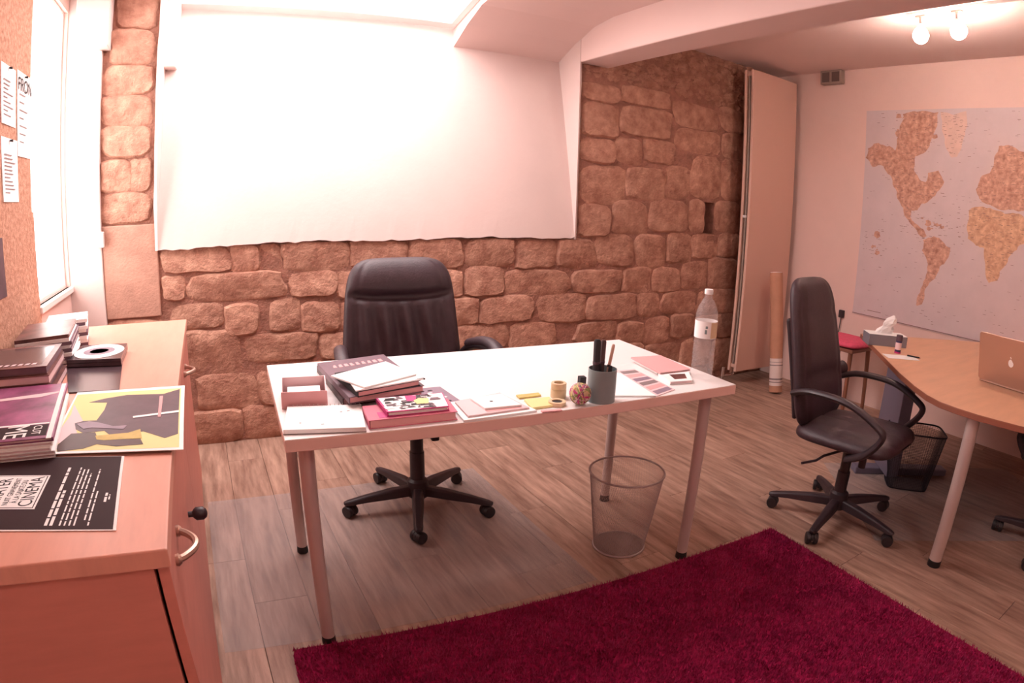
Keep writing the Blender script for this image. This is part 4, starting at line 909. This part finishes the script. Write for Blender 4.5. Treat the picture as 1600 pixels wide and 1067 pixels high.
pb = [(0.227, 0.01), (0.474, 0.002), (0.492, 0.115), (0.242, 0.13)]
t, c = book('thick pink paperback under the comic book at the desk front', pb, DZ, 0.024, 'pink_book', 'pinkpaper', spine=3)
printpoly(t, c, [(0.26, 0.02), (0.38, 0.018), (0.385, 0.06), (0.265, 0.065)], 0.0241, 'magenta', 'cover_print')
cb_ = [(0.282, 0.022), (0.455, 0.014), (0.483, 0.133), (0.286, 0.145)]
t, c = book('comic book with bold magenta, black, white and yellow cover on the pink paperback', cb_, DZ+0.0245, 0.013, 'magenta', 'paper', 'comic_book', spine=3)
r = random.Random(21)
def cq(u, v):
    a = Vector(cb_[0]).lerp(Vector(cb_[1]), u); b_ = Vector(cb_[3]).lerp(Vector(cb_[2]), u); q = a.lerp(b_, v); return (q.x, q.y)
printpoly(t, c, [cq(0.03, 0.04), cq(0.985, 0.03), cq(0.985, 0.97), cq(0.03, 0.97)], 0.01305, 'paper', 'cover_field')
for k in range(64):
    u, v = r.uniform(0.01, 0.86), r.uniform(0.03, 0.86); w, h = r.uniform(0.07, 0.18), r.uniform(0.06, 0.17)
    m_ = r.choice(['ink', 'paper', 'ink', 'paper', 'mauve', 'violet_dk'])
    u1, v1 = min(u+w, 0.99), min(v+h, 0.97)
    printpoly(t, c, [cq(u, v), cq(u1, v+r.uniform(-0.03, 0.03)), cq(u1-r.uniform(0, 0.04), v1), cq(u+r.uniform(-0.02, 0.05), v1)], 0.0134+k*0.00002, m_, 'cover_print')
printpoly(t, c, [cq(0.52, 0.3), cq(0.7, 0.28), cq(0.74, 0.62), cq(0.6, 0.7), cq(0.5, 0.55)], 0.0152, 'yellow', 'cover_print')
printpoly(t, c, [cq(0.40, 0.55), cq(0.54, 0.5), cq(0.58, 0.9), cq(0.42, 0.95)], 0.0150, 'magenta', 'cover_print')
zp = [(0.44, 0.30), (0.54, 0.295), (0.545, 0.13), (0.478, 0.135)]
t, c = block('zine', 'grey patterned zine lying behind the comic book', 'magazine', zp, DZ, 0.003, 'lilac', 'cover')
for k in range(14):
    u, v = r.uniform(0, 0.75), r.uniform(0, 0.85); x0, y0 = 0.455+0.08*u, 0.145+0.14*v
    printpoly(t, c, [(x0, y0), (x0+0.018, y0+0.003), (x0+0.015, y0+0.012), (x0+0.002, y0+0.009)], 0.0031+k*0.00003, 'ink' if k % 2 else 'paper', 'cover_print')
mg = [(0.50, 0.13), (0.685, 0.165), (0.705, -0.022), (0.482, -0.022)]
t, c = book('lower curled white magazine at the middle of the desk front edge', mg, DZ, 0.006, 'paper', 'pale_pink', 'magazine', 'magazine', spine=2)
mg = [(0.515, 0.12), (0.675, 0.15), (0.69, -0.005), (0.50, -0.008)]
t, c = book('upper pale magazine lying under the small white pad', mg, DZ+0.0064, 0.005, 'pale_pink', 'paper', 'magazine', 'magazine', spine=2)
printpoly(t, c, [(0.56, 0.0), (0.67, 0.0), (0.672, 0.03), (0.565, 0.028)], 0.0051, 'pinkpaper')
t, c = block('memo_pad', 'small white memo pad with one black dot on the magazines', 'notepad', [(0.562, 0.115), (0.665, 0.122), (0.672, 0.008), (0.563, 0.018)], DZ+0.0118, 0.006, 'paper', 'sheets')
G().lathe([(0.005, 0.0061), (0.005, 0.0064)], 12).build('dot', 'ink', t).location = (-0.01, 0.0, 0)
t, c = block('sticky_notes', 'larger pad of pale yellow sticky notes on the desk', 'sticky notes', [(0.70, 0.0), (0.785, -0.002), (0.80, 0.07), (0.72, 0.08)], DZ, 0.007, 'yellow', 'pad')
t, c = block('sticky_notes', 'thin yellow sticky strip pad behind the larger yellow notes', 'sticky notes', [(0.715, 0.10), (0.79, 0.10), (0.795, 0.125), (0.72, 0.13)], DZ, 0.005, 'yellow_dk', 'pad')
t, c = block('eraser', 'flat pink eraser lying before the yellow sticky notes', 'eraser', [(0.715, -0.035), (0.775, -0.045), (0.778, -0.03), (0.718, -0.02)], DZ, 0.004, 'pinkpaper', 'rubber')
t = thing('tape_roll', 'upright stack of beige tape rolls beside the pen cup', 'tape', (0.835, 0.075, DZ))
for k, (r0, z0, z1) in enumerate(((0.024, 0.0, 0.026), (0.0235, 0.0265, 0.046))):
    G().lathe([(0.015, z0), (r0-0.001, z0), (r0, z0+0.002), (r0, z1-0.002), (r0-0.001, z1), (0.015, z1), (0.015, z0)], 28, close=False).build('roll', 'beige', t, smooth=True)
t = thing('tape_roll', 'small black centred pale tape roll lying at the desk edge', 'tape', (0.792, 0.012, DZ))
G().lathe([(0.016, 0.0), (0.026, 0.0), (0.026, 0.012), (0.016, 0.012), (0.016, 0.0)], 28, close=False).build('roll', 'beige', t, smooth=True)
G().lathe([(0.0155, 0.0005), (0.0155, 0.009)], 24).build('core', 'ink', t)
t = thing('pin_ball', 'colourful rubber band ball in pink, yellow and green beside the pen cup', 'ball', (0.855, -0.012, DZ+0.0335))
r = random.Random(4)
sp = [(0.0295*math.sin(math.pi*j/10), -0.0295*math.cos(math.pi*j/10)) for j in range(11)]; sp[0] = (0.001, sp[0][1]); sp[-1] = (0.001, sp[-1][1])
G().lathe(sp, 20).build('core', 'beige', t, smooth=True)
for k in range(22):
    ax_ = Vector((r.gauss(0, 1), r.gauss(0, 1), r.gauss(0, 1))).normalized(); e1 = ax_.orthogonal().normalized(); e2 = ax_.cross(e1); off_ = r.uniform(-0.012, 0.012); rad_ = math.sqrt(0.030**2-off_**2)
    G().tube([ax_*off_+(e1*math.cos(2*math.pi*m_/20)+e2*math.sin(2*math.pi*m_/20))*rad_ for m_ in range(20)], 0.0031, 5, closed=True).build('rubber_band', r.choice(['magenta', 'yellow', 'green', 'pale_pink', 'mauve', 'beige']), t, smooth=True)
t, c = block('ink_bottle', 'tiny black cube shaped box standing behind the pen cup', 'box', [(0.968, 0.155), (0.99, 0.15), (0.994, 0.172), (0.972, 0.177)], DZ, 0.026, 'ink', 'body', 0.002)
t = thing('pen_cup', 'grey blue cylinder pen cup at the front edge of the desk', 'pen cup', (0.937, -0.005, DZ))
G().lathe([(0.0425, 0.0), (0.0435, 0.001), (0.0435, 0.1), (0.0415, 0.1), (0.0415, 0.004), (0.001, 0.004)], 40, close=True).build('cup', 'teal_grey', t, smooth=True)
def pencil(label, x, y, tx, ty, h, r_, mat, cat='pen', flat=1.0, tip=None):
    p_ = thing('pen', label, cat, (0.937+x, -0.005+y, DZ+0.0045))
    G().tube([(0, 0, 0.0), (tx*0.02, ty*0.02, 0.004), (tx*0.97, ty*0.97, h*0.97), (tx, ty, h)], [r_*0.5, r_, r_, r_*0.7], 10, flat=flat).build('barrel', mat, p_, smooth=True)
    G().tube([(tx*0.6, ty*0.6, h*0.6), (tx*0.602, ty*0.602, h*0.64)], r_*1.08, 10, flat=flat).build('ring', tip or 'violet_dk', p_, smooth=True)
pencil('thick black marker standing upright in the pen cup', -0.022, 0.0, 0.004, 0.012, 0.182, 0.011, 'ink')
pencil('dark brown pen standing beside the black marker in the pen cup', 0.004, 0.016, 0.010, 0.008, 0.176, 0.0085, 'brown_dk')
pencil('slim pinkish metal pen leaning right in the pen cup', -0.006, -0.012, 0.036, 0.006, 0.168, 0.005, 'steel', tip='ink')
pencil('short dark pen leaning left in the pen cup', 0.012, 0.004, -0.028, -0.006, 0.112, 0.005, 'ink')
pencil('short black pen with a fat cap just above the pen cup rim', 0.008, -0.022, 0.008, 0.006, 0.106, 0.006, 'ink')

rp = [(0.985, 0.012), (1.105, -0.05), (1.215, -0.02), (1.165, 0.27)]
t, c = book('open white magazine right of the pen cup', [(0.995, 0.005), (1.12, -0.055), (1.175, 0.205), (1.10, 0.225)], DZ, 0.005, 'paper', 'pale_pink', 'magazine', 'magazine', spine=0)
t, c = block('photo_strip', 'grey pink photo strip sheet lying right of the white magazine', 'photo', [(1.125, -0.052), (1.232, -0.022), (1.265, 0.24), (1.185, 0.25)], DZ, 0.0025, 'pale_pink', 'sheet')
for k in range(6):
    v0 = 0.03+k*0.16; a1 = Vector((1.125, -0.052)).lerp(Vector((1.185, 0.25)), v0); b1 = Vector((1.232, -0.022)).lerp(Vector((1.265, 0.24)), v0)
    a2 = Vector((1.125, -0.052)).lerp(Vector((1.185, 0.25)), v0+0.11); b2 = Vector((1.232, -0.022)).lerp(Vector((1.265, 0.24)), v0+0.11)
    printpoly(t, c, [tuple(a1.lerp(b1, 0.1)), tuple(a1.lerp(b1, 0.92)), tuple(a2.lerp(b2, 0.92)), tuple(a2.lerp(b2, 0.1))], 0.0026, ['lilac', 'pinkpaper', 'ink_grey'][k % 3], 'photo')
t, c = book('small photo booklet lying under the pink folder beside the bottle', [(1.255, 0.03), (1.345, 0.01), (1.41, 0.10), (1.29, 0.135)], DZ, 0.012, 'paper', 'pale_pink', 'booklet', 'booklet', spine=3)
printpoly(t, c, [(1.29, 0.045), (1.34, 0.035), (1.375, 0.085), (1.312, 0.10)], 0.0121, 'photo_brown')
t, c = book('dusty pink folder at the right end of the desk', [(1.282, 0.115), (1.425, 0.105), (1.458, 0.315), (1.322, 0.335)], DZ+0.0125, 0.006, 'pinkpaper', 'paper', 'folder', 'folder', spine=3)
for i_ in (0,):
    t, c = block('folder', 'thin white folder supporting the pink folder at the desk end', 'folder', [(1.30, 0.15), (1.43, 0.14), (1.45, 0.30), (1.33, 0.32)], DZ, 0.0122, 'paper', 'sheets')
# water bottle
bo = thing('water_bottle', 'clear plastic water bottle with white cap and label on the desk corner', 'bottle', (1.432, 0.056, DZ))
pr = [(0.0, 0.004), (0.02, 0.0), (0.034, 0.0), (0.038, 0.006)]
z = 0.012
for k in range(9):
    pr += [(0.0405, z), (0.0405, z+0.007), (0.037, z+0.0095), (0.037, z+0.0115)]; z += 0.0145
pr += [(0.0405, z), (0.0405, 0.225), (0.039, 0.235), (0.033, 0.255), (0.022, 0.278), (0.0145, 0.288), (0.0135, 0.30)]
G().lathe(pr, 40).build('bottle_body', 'pet', bo, smooth=True)
G().lathe([(0.001, 0.3005), (0.015, 0.3005), (0.0155, 0.302), (0.0155, 0.315), (0.0145, 0.318), (0.001, 0.318)], 24).build('cap', 'paper', bo, smooth=True)
lb = G().lathe([(0.0409, 0.148), (0.0409, 0.208)], 40, close=False).build('label', 'paper', bo, smooth=True)
v = []
for (a0, a1, z0, z1, m_) in ((-2.45, -2.25, 0.165, 0.18, 'teal_grey'), (-2.4, -2.2, 0.184, 0.193, 'teal_grey'), (-1.9, -0.6, 0.15, 0.205, 'beige')):
    n = 8; vv = []; ff = []
    for k in range(n+1):
        a = a0+(a1-a0)*k/n; vv += [(0.0412*math.cos(a), 0.0412*math.sin(a), z0), (0.0412*math.cos(a), 0.0412*math.sin(a), z1)]
    for k in range(n): ff.append((2*k, 2*k+2, 2*k+3, 2*k+1))
    G().add(vv, ff).build('label_print', m_, lb, smooth=True)
